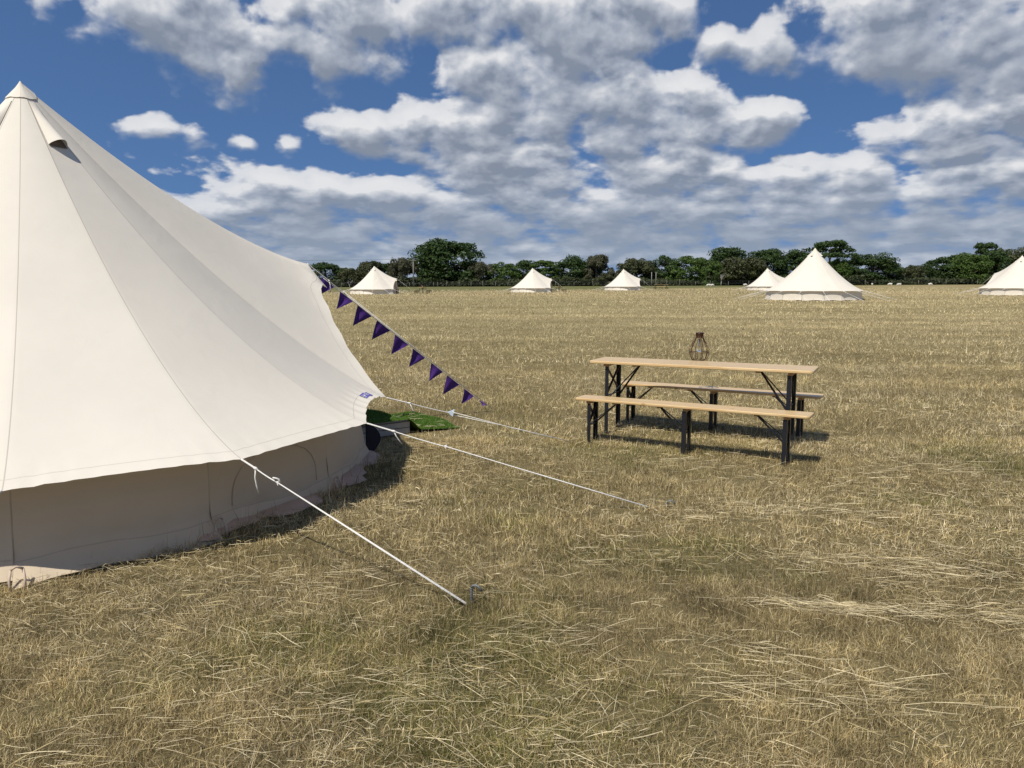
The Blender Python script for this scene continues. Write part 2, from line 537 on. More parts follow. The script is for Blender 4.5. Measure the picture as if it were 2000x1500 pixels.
def build_grass():
    m = grass_material()
    parts = []
    for (y0, y1, n, hh, ww, segs, pw) in ((1.7, 4.2, 520000, 0.036, 0.0019, 2, 1.0), (4.2, 8.0, 440000, 0.042, 0.0030, 2, 1.0), (8.0, 15.0, 290000, 0.055, 0.0062, 1, 1.0),
                                          (15.0, 32.0, 230000, 0.068, 0.014, 1, 1.0), (32.0, 75.0, 190000, 0.085, 0.032, 1, 0.9), (75.0, 128.0, 120000, 0.13, 0.07, 1, 1.0)):
        x, y = scatter(y0, y1, n, pw)
        ok = ~keep_out(x, y)
        x, y = x[ok], y[ok]
        n = len(x)
        tuft = fbm(x * 2.6, y * 2.6, 5, 3)
        keep = rng.random(n) < np.clip(0.50 + 1.5 * (tuft - 0.25), 0.45, 1) * np.clip(0.50 + 1.2 * vnoise(x * 11, y * 11, 29), 0, 1)
        x, y, tuft = x[keep], y[keep], tuft[keep]
        n = len(x)
        h = hh * (0.45 + 0.9 * rng.random(n)) * (0.40 + 0.9 * tuft + 0.5 * vnoise(x * 11, y * 11, 29))
        long = rng.random(n) < 0.035
        # taller tufts the mower missed, against the tent wall
        r = np.hypot(x - TENT.x, y - TENT.y)
        h = np.where((r < 2.85), h * 1.5, h)
        w = ww * (0.6 + 0.8 * rng.random(n))
        lean = 0.15 + 1.5 * rng.random(n) ** 1.4 * (0.6 + 0.8 * fbm(x * 1.3, y * 1.3, 23, 2))
        h, lean = np.where(long, h * 2.1, h), np.where(long, lean * 0.25, lean)
        head = 6.28 * fbm(x * 0.8, y * 0.8, 3, 2) * 2 + rng.normal(0, 1.9, n)
        parts.append(blades(x, y, h, w, lean, head, tint_for(x, y, n, 1), segs))
    V, Lp, St, Tn = [], [], [], []
    vo = lo = 0
    for v, l, s, t in parts:
        V.append(v); Lp.append(l + vo); St.append(s + lo); Tn.append(t)
        vo += len(v); lo += len(l)
    o = np_mesh('dry_grass', np.concatenate(V), np.concatenate(Lp), np.concatenate(St), m, np.concatenate(Tn))
    tag(o, 'short dry mown grass covering the whole field', 'grass', kind='stuff')

    # cut straw lying loose on top of it, in drifts
    def strands(x, y, head, length, w, lift, arc, tint):
        n = len(x)
        t = np.linspace(0, 1, 5)[None, :]
        cx = np.cos(head)[:, None]
        cy = np.sin(head)[:, None]
        bend = (rng.normal(0, 0.06, n))[:, None] * (t - 0.5) ** 2 * length[:, None] * 2
        px = x[:, None] + cx * (t - 0.5) * length[:, None] - cy * bend
        py = y[:, None] + cy * (t - 0.5) * length[:, None] + cx * bend
        pz = ground_z(px, py) + lift[:, None] + arc[:, None] * (1 - (2 * t - 1) ** 2) + (rng.normal(0, 0.12, n))[:, None] * (t - 0.5) * length[:, None]
        pz = np.maximum(pz, ground_z(px, py) + 0.012)
        ww = w[:, None] * 0.5 * np.array([[0.7, 1, 1, 0.9, 0.35]])
        sx, sy = -cy * ww, cx * ww
        tilt = ww * rng.normal(0, 0.6, n)[:, None]
        A = np.stack([px - sx, py - sy, pz - tilt], -1)
        Bq = np.stack([px + sx, py + sy, pz + tilt], -1)
        V = np.stack([A, Bq], 2).reshape(n, 10, 3)
        k = np.arange(n)[:, None] * 10
        q = np.concatenate([np.array([2 * i, 2 * i + 1, 2 * i + 3, 2 * i + 2]) for i in range(4)])[None, :]
        return V.reshape(-1, 3), (k + q).ravel(), np.arange(n * 4) * 4, np.repeat(tint, 10, 0)
    parts = []
    for y0, y1, n, w0 in ((1.8, 4.5, 30000, 0.0013), (4.5, 9.0, 36000, 0.0021), (9.0, 18.0, 14000, 0.0045), (18.0, 40.0, 3000, 0.009)):
        x, y = scatter(y0, y1, n)
        d = fbm(x * 0.75, y * 1.15, 91, 3)
        ok = (~keep_out(x, y)) & (rng.random(len(x)) < np.clip((d - 0.36) * 4.2, 0.10, 1))
        x, y, d = x[ok], y[ok], d[ok]
        n = len(x)
        head = R_(-12) + (fbm(x * 0.5, y * 0.5, 13, 2) - 0.5) * 2.6 + rng.normal(0, 1.0, n)
        length = 0.035 + 0.15 * rng.random(n) ** 2.4
        c = PAL[np.where(rng.random(n) < 0.45, 1, np.where(rng.random(n) < 0.6, 0, 2))] * (0.55 + 0.60 * rng.random(n))[:, None]
        tint = np.concatenate([c, np.ones((n, 1))], 1)
        parts.append(strands(x, y, head, length, w0 * (0.6 + 0.9 * rng.random(n)), 0.012 + 0.036 * rng.random(n), 0.005 * rng.random(n), tint))
    # raked wisps: (pixel of the middle, length, spread, heading, how many)
    for px, py, ln, sp, hd, n in ((1640, 1200, 0.42, 0.05, -10, 420), (1560, 1370, 0.50, 0.09, -6, 420), (1720, 1110, 0.55, 0.12, -14, 420), (1960, 1215, 0.5, 0.09, -6, 300),
                                  (1500, 1290, 0.4, 0.12, -22, 260), (780, 1365, 0.35, 0.14, 10, 280), (1080, 1235, 0.4, 0.14, 4, 260), (1650, 1010, 0.6, 0.2, -4, 260), (1870, 925, 0.7, 0.25, -8, 260),
                                  (700, 1140, 0.4, 0.14, 4, 220), (1120, 1450, 0.3, 0.08, 18, 160), (300, 1440, 0.4, 0.15, 12, 220), (1400, 1000, 0.5, 0.2, 10, 260), (1330, 905, 0.5, 0.2, 4, 260)):
        c0 = on_plane(px, py)
        n = int(n * (0.75 if px == 1640 else 0.5))
        a = rng.normal(0, 0.62, n) * ln
        b = rng.normal(0, 0.9, n) * sp
        h0 = R_(hd)
        x, y = c0.x + a * math.cos(h0) - b * math.sin(h0), c0.y + a * math.sin(h0) + b * math.cos(h0)
        head = h0 + rng.normal(0, 0.34, n) * np.where(rng.random(n) < 0.5, 0.4, 1.3)
        c = PAL[np.where(rng.random(n) < 0.75, 1, 0)] * (0.7 + 0.5 * rng.random(n))[:, None]
        tint = np.concatenate([c, np.ones((n, 1))], 1)
        parts.append(strands(x, y, head, ln * (0.9 if px == 1640 else 0.65) * (0.2 + 0.55 * rng.random(n) ** 1.5), 0.0014 * (0.7 + 0.7 * rng.random(n)) * (c0.y / 4.0) ** 0.5,
                             0.015 + 0.035 * rng.random(n), 0.004 * rng.random(n), tint))
    V, Lp, St, Tn = [], [], [], []
    vo = lo = 0
    for v, l, s, t in parts:
        V.append(v); Lp.append(l + vo); St.append(s + lo); Tn.append(t)
        vo += len(v); lo += len(l)
    o = np_mesh('loose_straw', np.concatenate(V), np.concatenate(Lp), np.concatenate(St), m, np.concatenate(Tn))
    tag(o, 'pale cut straw lying in drifts on the mown grass', 'straw', kind='stuff')


build_ground()
build_grass()


# ------------------------------------------------------------------ bell tents
def canvas_mat(name, col, kind):
    """cotton canvas: cream cloth, sewn seams, hem; 'edge' and 'hem' are distances in metres stored on the mesh"""
    m, nt, p = new_mat(name)
    tc = nt.nodes.new('ShaderNodeTexCoord')
    V = tc.outputs['Object']
    big = nd(nt, 'ShaderNodeTexNoise', {'Vector': V, 'Scale': 1.3, 'Detail': 4.0, 'Roughness': 0.6})
    fine = nd(nt, 'ShaderNodeTexNoise', {'Vector': V, 'Scale': 160.0, 'Detail': 2.0})
    spots = nd(nt, 'ShaderNodeTexNoise', {'Vector': V, 'Scale': 5.0, 'Detail': 6.0, 'Roughness': 0.7})
    base = nd(nt, 'ShaderNodeMix', {0: smooth(nt, big.outputs[0], 0.3, 0.7), 6: tuple(c * 0.97 for c in col) + (1,), 7: tuple(min(1, c * 1.02) for c in col) + (1,)}, data_type='RGBA').outputs[2]
    base = nd(nt, 'ShaderNodeMix', {0: smooth(nt, spots.outputs[0], 0.66, 0.80, 0.0, 0.14), 6: base, 7: (0.42, 0.34, 0.25, 1)}, data_type='RGBA').outputs[2]
    eg = nd(nt, 'ShaderNodeAttribute', attribute_name='edge').outputs['Fac']
    hm = nd(nt, 'ShaderNodeAttribute', attribute_name='hem').outputs['Fac']
    seam = smooth(nt, eg, 0.0015, 0.0055, 1.0, 0.0)
    hl = smooth(nt, mth(nt, 'ABSOLUTE', mth(nt, 'SUBTRACT', hm, 0.125 if kind == 'roof' else 0.11)), 0.001, 0.0045, 1.0, 0.0)
    line = mth(nt, 'MAXIMUM', seam, hl)
    base = nd(nt, 'ShaderNodeMix', {0: mth(nt, 'MULTIPLY', line, 0.30), 6: base, 7: (0.30, 0.25, 0.18, 1)}, data_type='RGBA').outputs[2]
    nt.links.new(base, p.inputs['Base Color'])
    p.inputs['Roughness'].default_value = 0.85
    p.inputs['Specular IOR Level'].default_value = 0.2
    h = mth(nt, 'ADD', mth(nt, 'MULTIPLY', fine.outputs[0], 0.10), mth(nt, 'MULTIPLY', line, -1.0))
    h = mth(nt, 'ADD', h, mth(nt, 'MULTIPLY', nd(nt, 'ShaderNodeTexNoise', {'Vector': V, 'Scale': 3.2, 'Detail': 3.0, 'Distortion': 0.8}).outputs[0], 2.2))
    b = nd(nt, 'ShaderNodeBump', {'Strength': 0.5, 'Distance': 0.004, 'Height': h})
    nt.links.new(b.outputs[0], p.inputs['Normal'])
    tr = nd(nt, 'ShaderNodeBsdfTranslucent', {0: base})
    mx = nd(nt, 'ShaderNodeMixShader', {0: 0.10, 1: p.outputs[0], 2: tr.outputs[0]})
    nt.links.new(mx.outputs[0], nt.nodes['Material Output'].inputs[0])
    return m


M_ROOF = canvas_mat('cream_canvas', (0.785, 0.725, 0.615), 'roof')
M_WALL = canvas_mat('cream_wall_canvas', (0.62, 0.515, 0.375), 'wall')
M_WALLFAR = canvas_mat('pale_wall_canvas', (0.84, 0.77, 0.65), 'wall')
M_PINK = simple('groundsheet_pvc', (0.50, 0.36, 0.28), 0.7, noise=0.2, scale=9)
M_ROPE = simple('white_rope', (0.80, 0.77, 0.70), 0.8, noise=0.15, scale=220, bump=0.6)
M_DARK = simple('door_shade_and_flap', (0.012, 0.012, 0.02), 0.8, noise=0.3, scale=60)  # black door flap, also the painted shade of the doorway
M_SLIDE = simple('pale_blue_plastic', (0.62, 0.72, 0.80), 0.35)
M_STEEL = simple('dull_steel', (0.20, 0.21, 0.215), 0.6, 0.7, noise=0.3, scale=120)
M_PURPLE = simple('purple_cloth', (0.085, 0.035, 0.20), 0.85, noise=0.22, scale=40, bump=0.3, spec=0.15)
M_TAGP = simple('purple_print', (0.12, 0.10, 0.36), 0.7)
M_WHITE = simple('white_print', (0.75, 0.74, 0.80), 0.7)
M_LOOP = simple('tan_webbing', (0.55, 0.43, 0.33), 0.8)

RT, ZT = 2.533, 1.827
PH = [-62.6, -39.9, -14.8, 11.4, 44.0, 65.0] + [65.0 + 23.24 * k for k in range(1, 10)]
RC = [3.05, 3.09, 3.00, 2.89, RT, 2.92] + [3.0] * 9
NC = len(PH)
HE, HA, DOOR_Z = 0.56, 3.23, ZT
FOOT = [2.84, 2.69, 2.66, 2.70, 2.7, 2.70] + [2.70] * 9
WTOP = [2.70, 2.69, 2.64, 2.60] + [2.70] * 11
TRIM = {0: 0.006, 1: 0.004, 2: 0.034, 3: 0.06, 4: 0.06}


def seam_pt(i, s):
    q = max(0.0, 1 - s)
    g = 0.72 * q ** 1.6 + 0.28 * q
    if i == 3:
        g = 0.50 * q ** 1.6 + 0.50 * q                                                 # pulled tight beside the door
    z1 = DOOR_Z if i == 4 else HE
    a = R_(PH[i])
    over = max(0.0, s - 1)                                                            # cloth drooping past the door frame
    return Vector((RC[i] * s * math.cos(a), RC[i] * s * math.sin(a), z1 + (HA - z1) * g - over * RC[i] * 1.1))


def roof_pt(i, u, s, fine=True, off=0.0):
    """point on panel i (between corner i and i+1); u across, s down the slope"""
    j = (i + 1) % NC
    p = seam_pt(i, s).lerp(seam_pt(j, s), u)
    arch = 4 * u * (1 - u)
    mid = R_((PH[i] + PH[i] + ((PH[j] - PH[i]) % 360)) / 2)
    n = Vector((math.cos(mid) * 0.62, math.sin(mid) * 0.62, 0.78))
    p += Vector((math.cos(mid), math.sin(mid), 0.25)) * (arch * (0.006 * p.xy.length if i not in (3, 4) else 0.05 * math.sin(math.pi * min(1, s))))   # the wind rounds the cloth out between the seams
    if fine:
        q = max(0.0, (s - 0.90) / 0.10)
        if i in (2, 3):                                                               # stiff hem tape turns up
            p += n * (0.040 * q * q * arch)
        if i == 2:                                                                    # gathers in the tight scallop beside the door
            p += n * (0.017 * q * math.sin(u * 44 + 3 * s) * arch)
        elif i in (3, 4):
            p += n * (0.014 * q * math.sin(u * 30 + 9 * s) * arch)
        else:
            p += n * (0.012 * q * math.sin(u * 55 + 24 * s) * math.exp(-5 * min(u, 1 - u)) * min(1, arch * 2.5))
        p += n * 0.004 * math.sin(7 * s + 3.1 * i) * arch
    return p + n * off


def s_end(i, u):
    t = TRIM.get(i, 0.008)
    a = 4 * u * (1 - u)
    if i in (3, 4):
        v = u if i == 3 else 1 - u                                                    # from eave corner up to the door top
        return 1 - t * math.sin(math.pi * v ** 0.8) * (1 - 0.5 * v) + 0.05 * math.exp(-((v - 0.90) / 0.07) ** 2) * (1 - v) / 0.1
    return 1 - t * a ** 0.85


def with_attrs(o, edge, hem):
    for nm, d in (('edge', edge), ('hem', hem)):
        at = o.data.attributes.new(nm, 'FLOAT', 'POINT')
        at.data.foreach_set('value', np.array(d, np.float32))
    return o


def rope_path(a, b, sag=0.0, n=14):
    return [a.lerp(b, k / n) - Vector((0, 0, sag * 4 * (k / n) * (1 - k / n))) for k in range(n + 1)]


def guy_rope(root, A, B, knot, slide, rad, tail=None, hook=False, gap=0.018, white_tape=None):
    """one line from the cloth to its peg: single to the knot and slider, doubled beyond it"""
    m = MB()
    d = (B - A)
    side = d.cross(Vector((0, 0, 1))).normalized()
    K, S = A.lerp(B, knot), A.lerp(B, slide)
    m.tube(rope_path(A, K), rad * 1.5, 7)
    m.tube(rope_path(K, S, 0.004), rad, 7)
    for sg in (-1, 1):
        m.tube([S + side * sg * gap + Vector((0, 0, sg * gap * 0.7)), S.lerp(B, 0.5) + side * sg * gap * 0.55, B + side * sg * 0.004], rad * 0.85, 7)
    m.tube([K - d.normalized() * 0.018, K, K + d.normalized() * 0.018], [rad * 1.4, rad * 2.6, rad * 1.2], 8)
    if tail is not None:
        m.tube([K, K + tail * 0.35 + side * 0.012, K + tail * 0.7 + side * 0.008, K + tail], rad * 1.05, 7)
    if hook:
        m.tube([S - side * 0.01, S + Vector((0.006, 0, 0.022)), S + Vector((-0.014, 0, 0.028)), S + Vector((-0.03, 0, 0.03))], rad * 1.2, 7)
    o = m.build('guy_rope', M_ROPE, root, True)
    return o, S


def build_tent(name, label, loc, rz, near, group=None):
    root = thing(name, label, 'tent', loc, rz, group)
    ns = 46 if near else 16
    # roof: one cloth of fifteen panels
    m, edge, hem = MB(), [], []
    for i in range(NC):
        j = (i + 1) % NC
        nu = (44 if i == 2 else 26) if near else 8
        rows = []
        for a in range(ns + 1):
            row = []
            for b in range(nu + 1):
                u = b / nu
                se = s_end(i, u)
                s = 0.02 + (se - 0.02) * (a / ns)
                row.append(roof_pt(i, u, s, near))
                w = (seam_pt(j, s) - seam_pt(i, s)).length
                edge.append(min(u, 1 - u) * w)
                L = RC[i] * 1.22 if i not in (3, 4) else 2.9
                hem.append((se - s) * L)
            rows.append(row)
        m.grid(rows)
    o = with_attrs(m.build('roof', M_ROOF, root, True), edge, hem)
    bm = bmesh.new()
    bm.from_mesh(o.data)
    bmesh.ops.remove_doubles(bm, verts=bm.verts, dist=0.0003)
    bm.to_mesh(o.data)
    bm.free()
    # wall below it
    m, edge, hem = MB(), [], []
    for i in range(NC):
        if i in (3, 4):
            continue
        j = (i + 1) % NC
        nu, nz = (30, 22) if near else (6, 4)
        a0, a1 = R_(PH[i]), R_(PH[i] + ((PH[j] - PH[i]) % 360))
        rows = []
        for b in range(nz + 1):
            v = b / nz
            row = []
            for c in range(nu + 1):
                u = c / nu
                f = Vector((math.cos(a0), math.sin(a0), 0)) * FOOT[i] * (1 - u) + Vector((math.cos(a1), math.sin(a1), 0)) * FOOT[j] * u
                t = Vector((math.cos(a0), math.sin(a0), 0)) * WTOP[i] * (1 - u) + Vector((math.cos(a1), math.sin(a1), 0)) * WTOP[j] * u
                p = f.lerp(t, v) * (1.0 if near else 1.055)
                out = f.normalized()
                flare = 0.15 * max(0, 1 - v / 0.22) ** 1.6 * (1.0 if i == 0 else 0.35)
                belly = 0.035 * math.sin(math.pi * u) * math.sin(math.pi * min(1, v * 1.1))
                rip = 0.0
                if near:
                    rip = 0.018 * math.sin(9 * u + 5 * v + i) * math.sin(math.pi * u) * (1 - v) + 0.012 * math.sin(26 * u - 9 * v + 2 * i) * max(0, 0.6 - v) + 0.010 * math.sin(15 * (u + 0.6 * v)) * (1 if i == 1 else 0.3) * v * (1 - v)
                p += out * (flare + belly * (0.4 if i == 1 else 1) + rip)
                p.z = 0.012 + 0.575 * v + 0.02 * math.sin(6 * u + i) * (1 - v)
                row.append(p)
                edge.append(min(u, 1 - u) * 1.1)
                hem.append(v * 0.66)
            rows.append(row)
        m.grid(rows)
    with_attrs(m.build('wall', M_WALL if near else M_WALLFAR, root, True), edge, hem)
    # front with the door: canvas left and right of a dark sheet put in for the doorway's shade
    T = seam_pt(4, 0.93) - Vector((0, 0, 0.10))
    for i, sgn in ((3, -1), (5, 1)):
        a = R_(PH[i])
        ad = R_(PH[4] + sgn * 11)
        f0, w0 = Vector((math.cos(a), math.sin(a), 0)) * FOOT[i], Vector((math.cos(a) * WTOP[i], math.sin(a) * WTOP[i], 0.575))
        f1 = Vector((math.cos(ad), math.sin(ad), 0)) * 2.62
        m, edge, hem = MB(), [], []
        rows = []
        for b in range(13):
            v = b / 12
            lo = f0.lerp(w0, v / 0.35) if v < 0.35 else w0.lerp(T, (v - 0.35) / 0.65)
            hi = f1.lerp(T, v)
            rows.append([lo.lerp(hi, c / 6) + Vector((0, 0, 0.012)) for c in range(7)])
            for c in range(7):
                edge.append(0.02 if c == 6 else 0.3)
                hem.append(v * 1.7)
        m.grid(rows, flip=sgn > 0)
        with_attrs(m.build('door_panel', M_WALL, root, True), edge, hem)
    m = MB()
    pf = [Vector((math.cos(R_(PH[4] + s * 11)), math.sin(R_(PH[4] + s * 11)), 0)) * 2.56 for s in (-1, 1)]
    Tm = T * 1.0 - Vector((math.cos(R_(PH[4])), math.sin(R_(PH[4])), 0)) * 0.06
    m.grid([[pf[0].lerp(pf[1], c / 8).lerp(Tm, v / 8) + Vector((0, 0, 0.012)) for c in range(9)] for v in range(9)])
    m.build('doorway_shade', M_DARK, root)
    # poles
    m = MB()
    m.tube([(0, 0, 0), (0, 0, HA - 0.03)], 0.02, 8)
    m.build('centre_pole', M_STEEL, root, True)
    m = MB()
    m.tube([pf[0], T - Vector((0.03, 0.02, 0.02)), pf[1]], 0.013, 8)
    m.build('door_frame', M_STEEL, root, True)
    # reinforced cap over the peak
    m = MB()
    rows = []
    for a in range(7):
        s = 0.037 * a / 6
        row = []
        for b in range(NC * 2 + 1):
            i, u = (b // 2) % NC, (b % 2) / 2
            p = roof_pt(i, u, max(s, 0.0015), False, 0.004 + 0.005 * a / 6)
            if i == 4 or i == 3:
                p = roof_pt(i, u, max(s, 0.0015), False, 0.008)
            row.append(p + Vector((0, 0, 0.003 * math.sin(b * 1.7) * a / 6)))
        rows.append(row)
    m.grid(rows)
    m.lathe([(0.003, HA + 0.016), (0.016, HA - 0.006), (0.046, HA - 0.052), (0.082, HA - 0.098)], 16)
    o = m.build('peak_cap', M_ROOF, root, True)
    with_attrs(o, [0.5] * len(m.v), [0.5] * len(m.v))
    # hooded vents just below the cap
    for i in (1, 5, 9, 13):
        m = MB()
        rows = []
        for a in range(13):
            q = a / 12
            s = 0.045 + 0.10 * q
            rows.append([roof_pt(i, 0.08 + 0.84 * b / 12, s + 0.006 * math.sin(math.pi * b / 12) * q, False, 0.006 + 0.082 * math.sin(math.pi * b / 12) ** 0.8 * q ** 1.2) for b in range(13)])
        m.grid(rows)
        o = m.build('vent_hood', M_ROOF, root, True)
        with_attrs(o, [0.5] * len(m.v), [0.5] * len(m.v))
        m = MB()
        m.grid([[roof_pt(i, 0.10 + 0.80 * b / 6, 0.112 + 0.036 * a / 4, False, 0.006) for b in range(7)] for a in range(5)])
        m.build('vent_shade_patch', simple_cached('vent_shade', (0.16, 0.13, 0.11)), o)  # dark patch on the roof paints the shade inside the vent
    # groundsheet lip showing below the wall
    m = MB()
    rows = []
    n = 150 if near else 45
    for k in range(n + 1):
        a = R_(-62.6 + 360 * k / n)
        i0 = k / n
        rr = 2.70 + 0.05 * math.sin(k * 0.9) + 0.03 * math.sin(k * 2.3)
        base = 2.52
        c, s_ = math.cos(a), math.sin(a)
        rows.append([(base * c, base * s_, 0.045), (2.62 * c, 2.62 * s_, 0.05), (rr * c, rr * s_, 0.055 + 0.014 * math.sin(k * 1.3)), ((rr + 0.07) * c, (rr + 0.07) * s_, 0.022)])
    m.grid(rows)
    m.build('groundsheet', M_PINK, root, True)
    # ropes from every eave corner and from the door top
    rad = 0.0042 if near else 0.0075
    for i in range(NC):
        A = seam_pt(i, 1.0)
        pa, pr = R_(PH[i]), 4.95
        if near:
            pa, pr = {0: (R_(-80), 4.9), 1: (R_(-37.0), 4.72), 2: (R_(-13.0), 5.11), 3: (R_(14.2), 4.75), 4: (R_(40.6), 4.95)}.get(i, (pa, pr))
        B = Vector((math.cos(pa) * pr, math.sin(pa) * pr, 0.02))
        if not near:
            B.z = 0.0
        kw = {}
        if near and i == 1:
            kw = dict(tail=Vector((0.012, 0.0, -0.15)), hook=True)
        elif near and i == 2:
            kw = dict(tail=Vector((0.055, 0.02, -0.10)))
        elif near and i == 3:
            kw = dict(tail=Vector((0.04, 0.0, -0.09)))
        elif near:
            kw = dict(tail=Vector((0.01, 0.01, -0.12)))
        kn, sl = {1: (0.075, 0.19), 2: (0.10, 0.29), 3: (0.115, 0.33), 4: (0.10, 0.165)}.get(i, (0.1, 0.25))
        o, S = guy_rope(root, A, B, kn, sl, rad, gap=0.022 if i == 3 else (0.006 if i in (1, 2) else 0.009), **kw)
        if near and i in (1, 2, 3, 4):
            m = MB()
            d = (B - A).normalized()
            sd = d.cross(Vector((0, 0, 1))).normalized()
            up = sd.cross(d)
            k_ = 1.0 if i == 3 else 0.45
            m.add([S - d * 0.04 * k_, S + d * 0.02 * k_ + up * 0.042 * k_ + sd * 0.008, S + d * 0.02 * k_ - up * 0.03 * k_ + sd * 0.008, S - d * 0.04 * k_ - sd * 0.012, S + d * 0.02 * k_ + up * 0.042 * k_ - sd * 0.008,
                   S + d * 0.02 * k_ - up * 0.03 * k_ - sd * 0.008], [(0, 1, 2), (3, 5, 4), (0, 3, 4, 1), (1, 4, 5, 2), (2, 5, 3, 0)])
            m.build('rope_slider', M_SLIDE if i == 3 else M_ROPE, o)
    if not near:
        return root
    # --- details that only the near tent is close enough to show
    def on_wall(u, v, off):
        a0, a1 = R_(PH[1]), R_(PH[2])
        f = Vector((math.cos(a0), math.sin(a0), 0)) * FOOT[1] * (1 - u) + Vector((math.cos(a1), math.sin(a1), 0)) * FOOT[2] * u
        t = Vector((math.cos(a0), math.sin(a0), 0)) * WTOP[1] * (1 - u) + Vector((math.cos(a1), math.sin(a1), 0)) * WTOP[2] * u
        out = f.normalized()
        p = f.lerp(t, v)
        belly = 0.035 * math.sin(math.pi * u) * math.sin(math.pi * min(1, v * 1.1)) * 0.4
        rip = 0.018 * math.sin(9 * u + 5 * v + 1) * math.sin(math.pi * u) * (1 - v) + 0.012 * math.sin(26 * u - 9 * v + 2) * max(0, 0.6 - v) + 0.010 * math.sin(15 * (u + 0.6 * v)) * v * (1 - v)
        p += out * (belly + rip + off)
        p.z = 0.012 + 0.575 * v + 0.02 * math.sin(6 * u + 1) * (1 - v)
        return p
    # half-moon window cover zipped shut
    def arc(t):
        a = math.pi * t
        return 0.52 - 0.36 * math.cos(a), 0.20 + 0.60 * math.sin(a) ** 0.62
    m = MB()
    rows = []
    for k in range(41):
        u1, v1 = arc(k / 40)
        rows.append([on_wall(0.52 + (u1 - 0.52) * q / 10, 0.20 + (v1 - 0.20) * q / 10, 0.006) for q in range(11)])
    m.grid(rows, flip=True)
    w = m.build('window_cover', M_WALL, root, True)
    with_attrs(w, [0.5] * len(m.v), [0.5] * len(m.v))
    m = MB()
    m.tube([on_wall(*arc(k / 40), 0.008) + Vector((0, 0, 0.004 * math.sin(k * 1.9))) for k in range(14, 41)], 0.0032, 6)
    m.build('zip', simple_cached('zip_tape', (0.46, 0.38, 0.28)), w, True)
    # peg loops at the wall foot
    for i in (0, 1, 2):
        a = R_(PH[i] + 0.5)
        c, s_ = math.cos(a), math.sin(a)
        q = Vector((-s_, c, 0))
        P = Vector((c, s_, 0)) * (FOOT[i] + (0.11 if i == 0 else 0.05))
        m = MB()
        for k in (-1, 1):
            m.tube([P + q * 0.028 * k + Vector((0, 0, 0.11)), P + q * 0.036 * k + Vector((c * 0.03, s_ * 0.03, 0.06)), P + q * 0.030 * k + Vector((c * 0.05, s_ * 0.05, 0.0))], 0.007, 6)
        m.tube([P + q * 0.028 + Vector((0, 0, 0.11)), P + Vector((c * 0.02, s_ * 0.02, 0.13)), P - q * 0.028 + Vector((0, 0, 0.11))], 0.007, 6)
        m.build('peg_loop', M_LOOP, root, True)
    # cloth tag printed in purple, on the hem beside the door
    m = MB()
    m.grid([[roof_pt(2, 0.58 + 0.21 * b / 10, s_end(2, 0.58 + 0.21 * b / 10) - 0.034 + 0.020 * a / 3, True, 0.004) for b in range(11)] for a in range(4)])
    t = m.build('maker_tag', M_TAGP, root)
    m = MB()
    for k in range(5):
        u0 = 0.600 + 0.036 * k
        for du, s0, s1 in ((0.0, 0.2, 0.85), (0.014, 0.3 if k % 2 else 0.15, 0.55 if k % 3 else 0.9)):
            P = [roof_pt(2, u0 + du + e, s_end(2, u0 + du + e) - 0.034 + 0.020 * q, True, 0.006) for q in (s0, s1) for e in (0, 0.006)]
            m.add(P, [(0, 1, 3, 2)])
        P = [roof_pt(2, u0 + e, s_end(2, u0 + e) - 0.034 + 0.020 * q, True, 0.006) for q in (0.42, 0.58) for e in (0, 0.02)]
        m.add(P, [(0, 1, 3, 2)])
    m.build('lettering', M_WHITE, t)
    # dark edge of the open door bulging past the wall end
    m = MB()
    a = R_(13.6)
    B0 = Vector((math.cos(a), math.sin(a), 0)) * 2.70
    o_ = Vector((math.cos(R_(22)), math.sin(R_(22)), 0))
    m.grid([[B0 + o_ * (0.135 * math.sin(math.pi * (0.12 + 0.80 * v / 10)) * c / 4) + Vector((0, 0, 0.02 + 0.29 * v / 10)) for c in range(5)] for v in range(11)])
    m.grid([[B0 + o_ * (0.135 * math.sin(math.pi * (0.12 + 0.80 * v / 10)) * c / 4) + Vector((-0.012, 0.02, 0.02 + 0.29 * v / 10)) for c in range(5)] for v in range(11)], flip=True)
    m.build('door_flap', M_DARK, root)
    return root


_cache = {}


def simple_cached(name, col, rough=0.75, **k):
    if name not in _cache:
        _cache[name] = simple(name, col, rough, **k)
    return _cache[name]


near_tent = build_tent('bell_tent', 'large cream bell tent nearest the camera, purple tag on its hem', TENT, 0.0, True)


def ground_peg(x, y, hgt, lean, label):
    root = MB()
    z = gz(x, y)
    P = Vector((x, y, z))
    top = P + Vector((lean * 0.15, 0.0, hgt))
    # threaded shaft
    n = 60
    root.tube([P - Vector((0, 0, 0.05)), P.lerp(top, 0.5), top], 0.0058, 8)
    hel = [P.lerp(top, k / n) + Vector((math.cos(k * 1.05), math.sin(k * 1.05), 0)) * 0.0072 for k in range(n + 1)]
    root.tube(hel, 0.0020, 5)
    root.tube([top, top + Vector((0.006, 0, 0.012)), top + Vector((0.024, -0.004, 0.016)), top + Vector((0.042, -0.008, 0.004)), top + Vector((0.052, -0.010, -0.014))], 0.0062, 8)
    return tag(root.build('ground_peg', M_STEEL, None, True), label, 'tent peg', 'screw pegs holding the near tent')


pk = on_plane(921, 1178)
ground_peg(pk.x, pk.y, 0.085, 0.0, 'threaded steel hook peg standing in the grass where the nearest guy rope ends')
pk = on_plane(1303, 990)
ground_peg(pk.x, pk.y, 0.040, 0.02, 'small steel peg glinting in the grass below the bench')

# ------------------------------------------------------------------ bunting along the door rope
LA = TENT + seam_pt(4, 1.0)
LB = TENT + Vector((math.cos(R_(40.6)) * 4.95, math.sin(R_(40.6)) * 4.95, 0.02))


